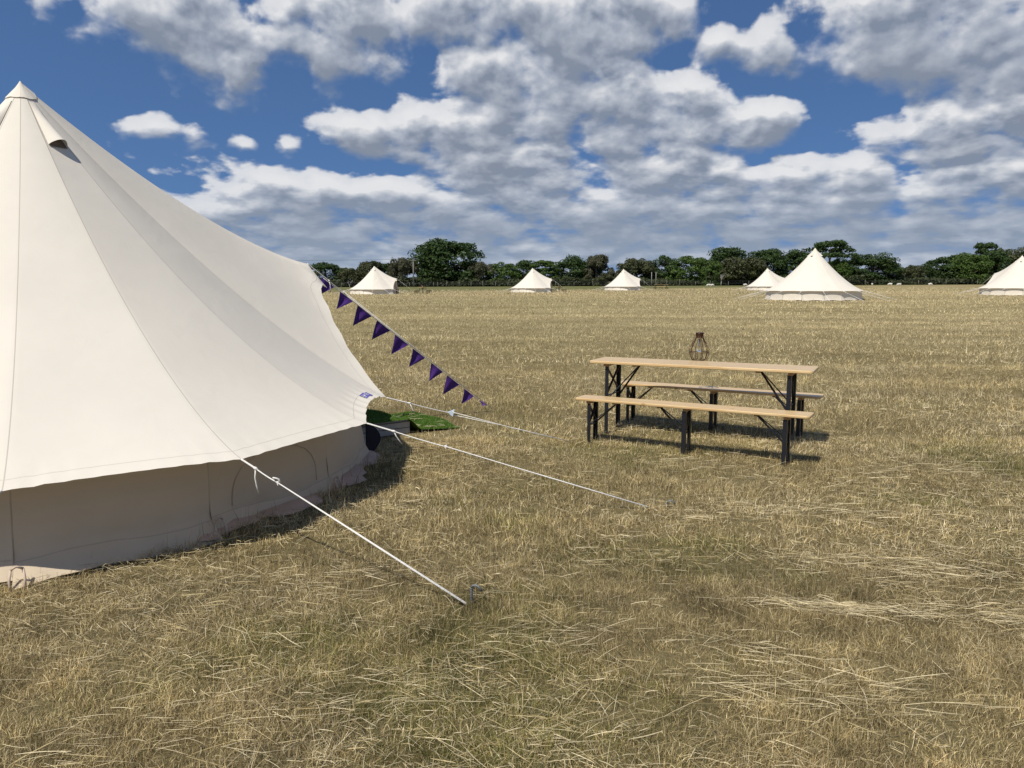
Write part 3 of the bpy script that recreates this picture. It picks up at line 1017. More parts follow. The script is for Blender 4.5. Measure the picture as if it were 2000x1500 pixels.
def project(P):
    d = Vector(P) - Vector((0, 0, CAM_H))
    c, s = math.cos(PITCH), math.sin(PITCH)
    dep = d.y * c - d.z * s
    return 1000 + FPX * d.x / dep, 750 - FPX * (d.y * s + d.z * c) / dep


def t_at(px):
    lo, hi = -0.2, 1.2
    for _ in range(40):
        mi = (lo + hi) / 2
        if project(LA.lerp(LB, mi))[0] < px:
            lo = mi
        else:
            hi = mi
    return lo


def build_bunting():
    root = thing('bunting', 'string of purple triangular pennants hanging from the door rope of the near tent', 'bunting', LA)
    d = (LB - LA)
    dn = d.normalized()
    side = dn.cross(Vector((0, 0, 1))).normalized()
    hang = side.cross(dn).normalized()
    if hang.z > 0:
        hang = -hang
    t0, t1 = t_at(633), t_at(943)
    drop = hang * 0.016

    def at(t):
        return LA.lerp(LB, t) + drop - LA
    m = MB()
    m.tube([at(t0 + (t1 - t0) * k / 30) for k in range(31)], 0.0032, 6)
    m.build('string', M_ROPE, root, True)
    flags = [(630, 655, 0.0), (665.5, 691, 0.03), (700, 728, -0.06), (738, 764, -0.045), (773, 799, -0.03), (808, 832, -0.03), (844, 867, 0.03), (875, 899, -0.04), (908, 927, 0.01)]
    for k, (a, b, tw) in enumerate(flags):
        ta, tb = t_at(a), t_at(b)
        A, B = at(ta), at(tb)
        ln = (B - A).length
        tip = (A + B) / 2 + hang * ln * 0.98 + side * (tw + random.uniform(-0.03, 0.03)) - dn * (0.10 * ln if k in (1,) else 0.0)
        m = MB()
        for off in (0.0006, -0.0006):
            rows = []
            for i in range(9):
                v = i / 8
                rows.append([A.lerp(tip, v).lerp(B.lerp(tip, v), c / 8) + side * (off + 0.020 * math.sin(2.2 * c / 8 * 3 + 1.7 * k) * math.sin(math.pi * v * 0.9) * (1 - v)) for c in range(9)])
            m.grid(rows, flip=off < 0)
        m.build('pennant', M_PURPLE, root, True)
    m = MB()
    E = at(t1)
    for q in range(9):
        w = Vector((random.uniform(-1, 1), random.uniform(-1, 1), random.uniform(-1, 0.4))) * 0.032
        m.tube([E - dn * 0.045, E + w * 0.3 + dn * 0.015, E + w + dn * random.uniform(0.02, 0.05)], [0.006, 0.008, 0.003], 5)
    m.build('frayed_tail', simple_cached('purple_fray', (0.15, 0.07, 0.30)), root)


build_bunting()


# ------------------------------------------------------------------ step and artificial-grass mat at the near tent's door
def build_step():
    u = Vector((math.cos(DECK_DIR), math.sin(DECK_DIR), 0))
    v = Vector((-u.y, u.x, 0))
    O = TENT + u * 2.70
    M_BOARD = simple('weathered_board', (0.40, 0.37, 0.33), 0.85, noise=0.2, scale=14, bump=0.3)
    root = thing('wooden_step', 'low pale wooden step under the green mat at the tent door', 'step', O, DECK_DIR)
    L, W, H = 0.62, 0.96, 0.135

    def bx(m, c, hx, hy, hz):
        m.box(c, (hx, 0, 0), (0, hy, 0), (0, 0, hz))
    for sg in (-1, 1):
        for k in range(2):
            m = MB()
            bx(m, (L / 2, sg * (W / 2), H - 0.030 - 0.066 * k), L / 2, 0.011, 0.029)
            m.build('side_board', M_BOARD, root)
    m = MB()
    bx(m, (L - 0.012, 0, H / 2 + 0.02), 0.011, W / 2 - 0.014, 0.045)
    m.build('front_board', M_BOARD, root)
    for k in range(6):
        m = MB()
        bx(m, (L / 2 + 0.004, -W / 2 + 0.085 + k * 0.158, H + 0.010), L / 2, 0.074, 0.0095)
        m.build('deck_board', M_BOARD, root)
    for a in (0.05, L - 0.06):
        for sg in (-1, 1):
            m = MB()
            bx(m, (a, sg * (W / 2 - 0.04), H / 2 - 0.012), 0.025, 0.025, H / 2 - 0.012)
            m.build('foot', M_BOARD, root)
    # mat: lies on the step and drapes down to the grass
    G, nt, p = new_mat('artificial_grass')
    tc = nt.nodes.new('ShaderNodeTexCoord')
    n = nd(nt, 'ShaderNodeTexNoise', {'Vector': tc.outputs['Object'], 'Scale': 55.0, 'Detail': 5.0})
    mx = nd(nt, 'ShaderNodeMix', {0: n.outputs[0], 6: (0.035, 0.080, 0.010, 1), 7: (0.080, 0.160, 0.020, 1)}, data_type='RGBA')
    nt.links.new(mx.outputs[2], p.inputs['Base Color'])
    p.inputs['Roughness'].default_value = 0.75
    root = thing('grass_mat', 'bright green artificial grass mat draped over the step at the tent door', 'mat', O, DECK_DIR)

    def mat_z(x, y):
        top = H + 0.026
        e = smst(L - 0.04, L + 0.14, x)
        z = top * (1 - e) + 0.022 * e
        return z + 0.012 * math.sin(5 * x + 3 * y) * float(e) + 0.008 * math.sin(9 * y + 2 * x)
    m = MB()
    rows, nx, ny = [], 40, 44
    for i in range(nx + 1):
        row = []
        for j in range(ny + 1):
            x = 0.02 + 1.28 * i / nx
            y = -0.56 + 1.12 * j / ny
            x += 0.05 * math.sin(4 * y + 1)
            row.append((x, y + 0.03 * math.sin(3 * x), float(mat_z(x, y)) - (0.05 * max(0, (y - 0.49) / 0.07) if x < L else 0)))
        rows.append(row)
    m.grid(rows, flip=True)
    m.build('backing', G, root, True)
    nb = 26000
    x, y = 0.03 + 1.25 * rng.random(nb), -0.55 + 1.10 * rng.random(nb)
    x = x + 0.05 * np.sin(4 * y + 1)
    y2 = y + 0.03 * np.sin(3 * x)
    e = smst(L - 0.04, L + 0.14, x)
    z = (H + 0.026) * (1 - e) + 0.022 * e + 0.012 * np.sin(5 * x + 3 * y) * e + 0.008 * np.sin(9 * y + 2 * x) - np.where(x < L, 0.05 * np.maximum(0, (y - 0.49) / 0.07), 0)
    B = np.stack([x, y2, z], 1)
    a = rng.random(nb) * 6.283
    S = np.stack([np.cos(a), np.sin(a), 0 * a], 1) * 0.0028
    h = 0.012 + 0.010 * rng.random(nb)
    tip = B + np.stack([rng.normal(0, 0.011, nb), rng.normal(0, 0.011, nb), h], 1)
    V = np.stack([B - S, B + S, tip], 1).reshape(-1, 3)
    c = np.array([[0.07, 0.155, 0.016], [0.105, 0.205, 0.026], [0.16, 0.25, 0.045]])[rng.integers(0, 3, nb)] * (0.7 + 0.6 * rng.random(nb))[:, None]
    t = np.repeat(np.concatenate([c, np.ones((nb, 1))], 1), 3, 0)
    o = np_mesh('pile', V, np.arange(3 * nb), np.arange(nb) * 3, bpy.data.materials['dry_grass_blades'], t, parent=root)
    # a few straws trodden onto it
    m = MB()
    for k in range(26):
        x, y, a, l = random.uniform(0.65, 1.2), random.uniform(-0.5, 0.4), random.uniform(-0.9, 0.9), random.uniform(0.04, 0.16)
        P = [Vector((x + math.cos(a) * l * q, y + math.sin(a) * l * q + 0.01 * math.sin(4 * q), float(mat_z(x + math.cos(a) * l * q, y)) + 0.030)) for q in (0, 0.5, 1)]
        m.tube(P, 0.0022, 5)
    tag(m.build('stray_straw', simple_cached('straw', (0.58, 0.50, 0.30)), root), kind='stuff')


build_step()


# ------------------------------------------------------------------ folding trestle table and benches
def wood_mat():
    m, nt, p = new_mat('varnished_pine')
    tc = nt.nodes.new('ShaderNodeTexCoord')
    V = tc.outputs['Object']
    st = vmth(nt, 'MULTIPLY', V, (1.2, 26.0, 8.0))
    g = nd(nt, 'ShaderNodeTexNoise', {'Vector': st, 'Scale': 2.2, 'Detail': 6.0, 'Roughness': 0.62, 'Distortion': 0.5})
    c = nd(nt, 'ShaderNodeMix', {0: smooth(nt, g.outputs[0], 0.32, 0.70), 6: (0.60, 0.395, 0.175, 1), 7: (0.75, 0.555, 0.29, 1)}, data_type='RGBA').outputs[2]
    # glued laths and a few knots
    sy = nd(nt, 'ShaderNodeSeparateXYZ', {0: V}).outputs[1]
    fr = mth(nt, 'ABSOLUTE', mth(nt, 'SUBTRACT', mth(nt, 'FRACT', mth(nt, 'MULTIPLY', sy, 9.0)), 0.5))
    ln = smooth(nt, fr, 0.0, 0.035, 0.28, 0.0)
    c = nd(nt, 'ShaderNodeMix', {0: ln, 6: c, 7: (0.30, 0.15, 0.06, 1)}, data_type='RGBA').outputs[2]
    kn = nd(nt, 'ShaderNodeTexVoronoi', {'Vector': vmth(nt, 'MULTIPLY', V, (2.4, 6.0, 1.0)), 'Scale': 1.0})
    c = nd(nt, 'ShaderNodeMix', {0: smooth(nt, kn.outputs['Distance'], 0.03, 0.09, 0.55, 0.0), 6: c, 7: (0.26, 0.11, 0.04, 1)}, data_type='RGBA').outputs[2]
    nt.links.new(c, p.inputs['Base Color'])
    p.inputs['Roughness'].default_value = 0.36
    p.inputs['Coat Weight'].default_value = 0.25
    p.inputs['Coat Roughness'].default_value = 0.25
    b = nd(nt, 'ShaderNodeBump', {'Strength': 0.15, 'Distance': 0.003, 'Height': g.outputs[0]})
    nt.links.new(b.outputs[0], p.inputs['Normal'])
    return m


M_WOOD = wood_mat()
M_LEG = simple('black_painted_steel', (0.012, 0.013, 0.018), 0.42, 0.0, noise=0.4, scale=35, bump=0.15)
M_BAT = simple('pine_batten', (0.42, 0.24, 0.10), 0.55, noise=0.25, scale=25)
M_BARE = simple('zinc_stay', (0.35, 0.36, 0.38), 0.4, 0.9)


def board_mesh(L, W, T, z, rc=0.035):
    """flat board with rounded corners and eased edges; its top at z"""
    m = MB()
    ring = []
    for cx, cy, a0 in ((L / 2 - rc, W / 2 - rc, 0), (-L / 2 + rc, W / 2 - rc, 90), (-L / 2 + rc, -W / 2 + rc, 180), (L / 2 - rc, -W / 2 + rc, 270)):
        for k in range(6):
            a = R_(a0 + 18 * k)
            ring.append((cx, cy, math.cos(a), math.sin(a)))
    n = len(ring)
    vs, fs = [], []
    prof = [(-0.007, 0.0), (-0.002, -0.002), (0.0, -0.007), (0.0, -T + 0.007), (-0.002, -T + 0.002), (-0.007, -T)]
    for off, dz in prof:
        for cx, cy, c, s in ring:
            vs.append((cx + c * (rc + off), cy + s * (rc + off), z + dz))
    for i in range(len(prof) - 1):
        for k in range(n):
            k2 = (k + 1) % n
            fs.append((i * n + k, (i + 1) * n + k, (i + 1) * n + k2, i * n + k2))
    fs.append(tuple(range(n)))
    fs.append(tuple((len(prof) - 1) * n + k for k in range(n))[::-1])
    m.add(vs, fs)
    return m


def trestle(name, label, cat, loc, rz, L, W, H, T, frames, leg_in, leg_w, top_name, stay_x, group=None):
    root = thing(name, label, cat, loc, rz, group)
    o = board_mesh(L, W, T, H).build(top_name, M_WOOD, root)
    zt = H - T
    for fx, sgn in frames:                                             # sgn: which way the stays run under the board
        y1 = W / 2 - leg_in
        for sy in (-1, 1):                                             # L-section steel leg with a small foot
            m = MB()
            m.box((fx, sy * y1, (zt - 0.028) / 2), (leg_w / 2, 0, 0), (0, 0.0022, 0), (0, 0, (zt - 0.028) / 2))
            m.box((fx - sgn * (leg_w / 2 - 0.002), sy * (y1 - leg_w / 2 - 0.0022), (zt - 0.028) / 2), (0.0022, 0, 0), (0, leg_w / 2, 0), (0, 0, (zt - 0.028) / 2))
            m.box((fx, sy * (y1 - 0.010), 0.006), (leg_w / 2 + 0.002, 0, 0), (0, 0.014, 0), (0, 0, 0.006))
            m.build('leg', M_LEG, root)
        m = MB()
        m.box((fx - sgn * 0.010, 0, zt - 0.0145), (0.022, 0, 0), (0, W / 2 - 0.035, 0), (0, 0, 0.0135))
        m.build('batten', M_BAT, root)
        m = MB()
        m.box((fx + sgn * stay_x, 0, zt - 0.011), (0.018, 0, 0), (0, W / 2 - 0.055, 0), (0, 0, 0.010))
        m.build('batten', M_BAT, root)
        m = MB()                                                       # crossing braces between the two legs
        zc, zb = zt - 0.035, zt * (0.58 if H > 0.6 else 0.50)
        m.bar((fx - sgn * 0.004, -y1 + 0.006, zc), (fx - sgn * 0.004, y1 - 0.006, zb), 0.006, 0.024, up=(1, 0, 0))
        m.bar((fx + sgn * 0.004, -y1 + 0.006, zb), (fx + sgn * 0.004, y1 - 0.006, zc), 0.006, 0.024, up=(1, 0, 0))
        m.bar((fx, -y1 + 0.004, zb - 0.03), (fx, y1 - 0.004, zb - 0.03), 0.012, 0.012)
        m.build('cross_brace', M_LEG, root)
        for sy in (-1, 1):                                             # V of folding stays to the board
            m = MB()
            m.bar((fx + sgn * stay_x, sy * 0.012, zt - 0.020), (fx + sgn * 0.01, sy * (y1 - 0.012), zt * (0.50 if H > 0.6 else 0.46)), 0.024, 0.008)
            m.build('stay', M_LEG, root)
    return root


TL, TW, TH = 2.27, 0.51, 0.785
tz = 0.010
table = trestle('trestle_table', 'pine topped folding table with black legs and a wire lantern standing on it', 'table', (1.953, 7.966, tz), -0.474, TL, TW, TH, 0.030,
                ((-TL / 2 + 0.19, 1), (TL / 2 - 0.22, -1)), 0.055, 0.040, 'tabletop', 0.30)
BL, BW, BH = 2.26, 0.255, 0.462
bench = trestle('trestle_bench', 'pine bench on black folding legs along the near side of the table', 'bench', (1.673, 7.27, 0.007), -0.524, BL, BW, BH, 0.026,
                ((-BL / 2 + 0.15, 1), (0.0, -1), (BL / 2 - 0.21, -1)), 0.035, 0.036, 'seat', 0.26, 'benches at the near table')
dup(bench, (2.235, 8.438, 0.012), -0.545, 'bench behind the near table, its front edge in shade', 'benches at the near table')


def wire_lantern(loc, label):
    root = thing('wire_lantern', label, 'lantern', loc, 0.3)
    M_WIRE = simple_cached('dark_bronze_wire', (0.085, 0.042, 0.020), 0.5, metal=0.3)
    prof = [(0.070, 0.004), (0.090, 0.035), (0.104, 0.085), (0.101, 0.125), (0.078, 0.175), (0.054, 0.215), (0.040, 0.245), (0.038, 0.262)]
    m = MB()
    for k in range(10):
        a = 2 * math.pi * k / 10
        m.tube([(r * math.cos(a), r * math.sin(a), z) for r, z in prof], 0.0034, 6)
    for r, z in ((0.070, 0.004), (0.1042, 0.088), (0.039, 0.245)):
        m.tube([(r * math.cos(2 * math.pi * k / 32), r * math.sin(2 * math.pi * k / 32), z) for k in range(33)], 0.0034, 6, False)
    m.build('cage', M_WIRE, root, True)
    m = MB()
    m.lathe([(0.0, 0.300), (0.030, 0.300), (0.043, 0.297), (0.045, 0.288), (0.041, 0.284), (0.040, 0.250), (0.036, 0.246), (0.0, 0.246)], 28)
    m.build('cap', simple_cached('dark_brown_cap', (0.05, 0.018, 0.012), 0.35, metal=0.4), root, True)
    m = MB()                                                           # handle wire folded down against the left side
    m.tube([(-0.045, 0.0, 0.285), (-0.062, 0.0, 0.262), (-0.075, 0.004, 0.215), (-0.080, 0.006, 0.178)], 0.0022, 6)
    m.build('handle', M_WIRE, root, True)
    m = MB()
    m.lathe([(0.0, 0.090), (0.022, 0.095), (0.032, 0.115), (0.033, 0.150), (0.024, 0.190), (0.018, 0.215), (0.018, 0.246)], 24)
    g, nt, p = new_mat('clear_glass')
    nt.nodes.remove(p)
    gl = nd(nt, 'ShaderNodeBsdfGlass', {'Color': (0.96, 0.97, 0.98, 1), 'Roughness': 0.02, 'IOR': 1.12})
    nt.links.new(gl.outputs[0], nt.nodes['Material Output'].inputs[0])
    m.build('glass_bulb', g, root, True)
    m = MB()
    m.lathe([(0.0, 0.232), (0.008, 0.232), (0.007, 0.150), (0.003, 0.135), (0.0, 0.134)], 12)
    m.build('filament_stem', simple_cached('frosted_stem', (0.40, 0.38, 0.34), 0.4), root, True)
    return root


tp = on_plane(1365, 704, TH + tz)
lantern = wire_lantern((tp.x, tp.y, TH + tz + 0.002), 'open wire cage lantern with dark cap standing on the near table')


# ------------------------------------------------------------------ the tents across the field
def px_at(px, Y):
    """ground point at distance Y under the photograph's column px"""
    x = (px - 1000) / FPX * (Y * math.cos(PITCH) + 1.0 * math.sin(PITCH))
    return x, Y, gz(x, Y)


GT = 'bell tents across the field'
far_tent = build_tent('bell_tent', 'cream bell tent left of the power pole, its door rope running down to the right', px_at(732, 90), R_(-44), False, GT)
dup(far_tent, px_at(1040, 104), R_(-46), 'cream bell tent in the middle of the far row, in front of the greyish birch', GT)
dup(far_tent, px_at(1217, 119), R_(-45), 'smallest white bell tent, left of the two bare poles', GT)
dup(far_tent, px_at(1497, 114), R_(-46), 'bell tent half hidden behind the bigger front-on tent', GT)
dup(far_tent, px_at(1587, 49), R_(55), 'front-on bell tent right of the middle, the largest across the field', GT)
dup(far_tent, px_at(1990, 64), R_(60), 'bell tent cut off by the right edge of the view', GT)

# folding tables and benches beside them
for px, Y, rz, lb in ((826, 93, 1.45, 'beside the tent by the power pole'), (1092, 107, 1.25, 'behind the door rope of the middle far tent'), (1291, 124, 0.05, 'under the two bare poles')):
    x, y, z = px_at(px, Y)
    dup(table, (x, y, z), rz, 'tiny far table ' + lb, 'far picnic tables')
    u, v = Vector((math.cos(rz), math.sin(rz), 0)), Vector((-math.sin(rz), math.cos(rz), 0))
    for sg, w in ((-1, 'left' if rz > 1 else 'near'), (1, 'right' if rz > 1 else 'far')):
        q = Vector((x, y, z)) + v * (0.72 if (w == 'left' or w == 'far') else -0.72)
        q.z = gz(q.x, q.y)
        dup(bench, q, rz, '%s bench of the tiny table %s' % (w, lb), 'far picnic benches')
    dup(lantern, (x - 0.1, y, z + TH + 0.002), 0.5, 'lantern on the tiny far table ' + lb, 'far lanterns')


# ------------------------------------------------------------------ trees along the far hedge
def leaf_mat(name, a, b):
    m, nt, p = new_mat(name)
    tc = nt.nodes.new('ShaderNodeTexCoord')
    n = nd(nt, 'ShaderNodeTexNoise', {'Vector': tc.outputs['Object'], 'Scale': 9.0, 'Detail': 4.0})
    g = nd(nt, 'ShaderNodeNewGeometry')
    f = mth(nt, 'MULTIPLY_ADD', g.outputs['Random Per Island'], 0.6, mth(nt, 'MULTIPLY', n.outputs[0], 0.5))
    mx = nd(nt, 'ShaderNodeMix', {0: f, 6: a + (1,), 7: b + (1,)}, data_type='RGBA')
    nt.links.new(mx.outputs[2], p.inputs['Base Color'])
    p.inputs['Roughness'].default_value = 0.55
    p.inputs['Specular IOR Level'].default_value = 0.25
    tr = nd(nt, 'ShaderNodeBsdfTranslucent', {0: mx.outputs[2]})
    ms = nd(nt, 'ShaderNodeMixShader', {0: 0.15, 1: p.outputs[0], 2: tr.outputs[0]})
    nt.links.new(ms.outputs[0], nt.nodes['Material Output'].inputs[0])
    return m


LEAF = {
    'dark': leaf_mat('dark_oak_leaf', (0.020, 0.040, 0.010), (0.056, 0.094, 0.023)),
    'mid': leaf_mat('mid_green_leaf', (0.038, 0.074, 0.013), (0.092, 0.145, 0.029)),
    'olive': leaf_mat('olive_leaf', (0.042, 0.052, 0.020), (0.096, 0.104, 0.042)),
    'scrub': leaf_mat('scrub_leaf', (0.022, 0.032, 0.011), (0.056, 0.066, 0.024)),
    'grey': leaf_mat('grey_birch_leaf', (0.054, 0.058, 0.028), (0.11, 0.108, 0.06)),
}
M_BARK = simple('bark', (0.10, 0.085, 0.065), 0.9, noise=0.35, scale=12, bump=0.5)
M_DEADWOOD = simple('bleached_wood', (0.34, 0.32, 0.29), 0.85, noise=0.25, scale=12)


def leaf_quads(C, N, size, jit, trng, droop=0.0, asp=1.5):
    n = len(C)
    N = N + trng.normal(0, jit, (n, 3))
    N /= np.linalg.norm(N, axis=1)[:, None] + 1e-9
    A = trng.normal(0, 1, (n, 3))
    A[:, 2] -= droop
    U = A - N * (A * N).sum(1)[:, None]
    U /= np.linalg.norm(U, axis=1)[:, None] + 1e-9
    W = np.cross(N, U)
    s = size * (0.6 + 0.8 * trng.random(n))[:, None]
    V = np.stack([C - U * s * asp, C - W * s * 0.62 + N * s * 0.15, C + U * s * asp, C + W * s * 0.62 + N * s * 0.15], 1).reshape(-1, 3)
    return V


def crown_points(kind, seed, n):
    t = np.random.default_rng(seed)
    blobs = []
    if kind in ('oak', 'round', 'tall'):
        cz, rx, rz_, nb, br = {'oak': (0.50, 0.385, 0.45, 66, (0.085, 0.15)), 'round': (0.48, 0.40, 0.46, 78, (0.09, 0.15)), 'tall': (0.52, 0.36, 0.43, 62, (0.08, 0.135))}[kind]
        for _ in range(nb):
            d = t.normal(0, 1, 3)
            d /= np.linalg.norm(d)
            if d[2] < -0.85:
                d[2] *= -0.5
            k = t.uniform(0.55, 1.0) ** 0.6
            blobs.append((d[0] * rx * k, d[1] * rx * k, cz + d[2] * rz_ * k, t.uniform(*br), 0.72))
        for _ in range(26):                                            # low skirts
            a, k = t.uniform(0, 6.28), t.uniform(0.2, 0.43)
            blobs.append((math.cos(a) * k, math.sin(a) * k, t.uniform(0.02, 0.26), t.uniform(0.09, 0.14), 0.8))
    elif kind == 'open':
        for _ in range(80):
            a = t.uniform(0, 6.28)
            lv = t.choice([0.12, 0.24, 0.34, 0.48, 0.62, 0.76, 0.88])
            k = {0.12: 0.36, 0.24: 0.36, 0.34: 0.36, 0.48: 0.42, 0.62: 0.42, 0.76: 0.36, 0.88: 0.25}[lv] * t.uniform(0.35, 1.0)
            blobs.append((math.cos(a) * k, math.sin(a) * k, lv + t.uniform(-0.03, 0.03), t.uniform(0.07, 0.115), 0.6))
    elif kind == 'birch':
        for _ in range(44):
            a = t.uniform(0, 6.28)
            z = t.uniform(0.16, 0.93)
            k = 0.42 * math.sin(math.pi * (0.12 + 0.80 * z)) ** 0.8 * t.uniform(0.3, 1.0)
            blobs.append((math.cos(a) * k, math.sin(a) * k, z, t.uniform(0.06, 0.10), 1.5))
    elif kind == 'willow':
        for _ in range(56):
            d = t.normal(0, 1, 3)
            d /= np.linalg.norm(d)
            d[2] = abs(d[2]) if t.random() < 0.75 else d[2]
            k = t.uniform(0.6, 1.0)
            blobs.append((d[0] * 0.42 * k, d[1] * 0.42 * k, 0.46 + d[2] * 0.44 * k, t.uniform(0.07, 0.11), 1.35))
    else:                                                              # scrub
        for _ in range(34):
            a, k = t.uniform(0, 6.28), 0.40 * t.random() ** 0.6
            blobs.append((math.cos(a) * k, math.sin(a) * k, t.uniform(0.12, 0.85) * (1 - 0.6 * k), t.uniform(0.10, 0.17), 0.9))
    B = np.array(blobs)
    w = B[:, 3] ** 2
    idx = t.choice(len(B), n, p=w / w.sum())
    D = t.normal(0, 1, (n, 3))
    D /= np.linalg.norm(D, axis=1)[:, None]
    D[:, 2] = np.where(D[:, 2] < -0.6, -D[:, 2], D[:, 2])
    rr = B[idx, 3] * (0.55 + 0.50 * t.random(n) ** 0.5) * (1 + 0.22 * t.normal(0, 1, n) * (t.random(n) < 0.25))
    C = B[idx, :3] + D * rr[:, None] * np.stack([np.ones(n), np.ones(n), B[idx, 4]], 1)
    C[:, 2] = np.clip(C[:, 2], 0.02, 1.05)
    return C, D, t


def make_tree(kind, seed, n=6500, leaf=0.020, label='', leafkind='dark'):
    root = thing({'birch': 'birch_tree', 'willow': 'willow_tree', 'scrub': 'bush'}.get(kind, 'oak_tree'), label, 'tree' if kind != 'scrub' else 'bush')
    C, D, t = crown_points(kind, seed, n)
    top = C[:, 2].max()
    C[:, 2] /= top
    wd = np.percentile(np.abs(C[:, :2]), 99.0)
    C[:, :2] *= 0.5 / wd
    V = leaf_quads(C, D, leaf, 0.45, t, droop=1.5 if kind in ('birch', 'willow') else 0.0, asp=1.9 if kind in ('birch', 'willow') else 1.4)
    q = np.arange(4 * n)
    o = np_mesh('crown', V, q, np.arange(n) * 4, LEAF[leafkind], parent=root)
    o.material_slots[0].link = 'OBJECT'
    o.material_slots[0].material = LEAF[leafkind]
    m = MB()
    wob = [(random.uniform(-0.02, 0.02), random.uniform(-0.02, 0.02)) for _ in range(5)]
    m.tube([(0, 0, -0.02), (wob[0][0], wob[0][1], 0.15), (wob[1][0], wob[1][1], 0.35), (wob[2][0], wob[2][1], 0.6), (wob[3][0], wob[3][1], 0.85)], [0.045, 0.034, 0.026, 0.016, 0.005], 8)
    for k in range(9):
        a, z0 = k * 0.75 + random.random(), 0.16 + 0.055 * k
        e = Vector((math.cos(a), math.sin(a), 0)) * random.uniform(0.22, 0.40)
        m.tube([(0, 0, z0), tuple(e * 0.5 + Vector((0, 0, z0 + 0.06))), tuple(e + Vector((0, 0, z0 + 0.16)))], [0.016, 0.010, 0.003], 6)
    m.build('trunk', M_BARK, root, True)
    return root


protos = {}
used = set()


def tree(px, top, wpx, kind, leafkind, label, Y=176, base=None, turn=None):
    """one tree: its photographed column, top row and width give its place and size"""
    x, y, z = px_at(px, Y)
    h = (CAM_H + (557 - top) * Y / FPX / math.cos(PITCH) * 0.99) - z + 0.1
    w = wpx * Y / FPX
    variant = (kind, len([u for u in used if u[0] == kind]) % 3 if kind in ('oak', 'round', 'tall') else 0)
    key = variant
    if key not in protos:
        protos[key] = make_tree(kind, 100 + 13 * len(protos), 12000 if kind in ('oak', 'round', 'tall') else 9000, 0.019 if kind != 'scrub' else 0.026, label, leafkind)
        r = protos[key]
        r['group'] = 'trees along the far hedge' if kind != 'scrub' else 'bushes along the far hedge'
    else:
        r = dup(protos[key], (0, 0, 0), 0, label, 'trees along the far hedge' if kind != 'scrub' else 'bushes along the far hedge')
    used.add((kind, px))
    r.location = (x, y, z - 0.1)
    r.rotation_euler = (0, 0, turn if turn is not None else (px * 0.37) % 6.28)
    r.scale = (w * 1.18, w * 1.18, h)
    for c in r.children:
        if c.name.startswith('crown'):
            c.material_slots[0].link = 'OBJECT'
            c.material_slots[0].material = LEAF[leafkind]
    return r


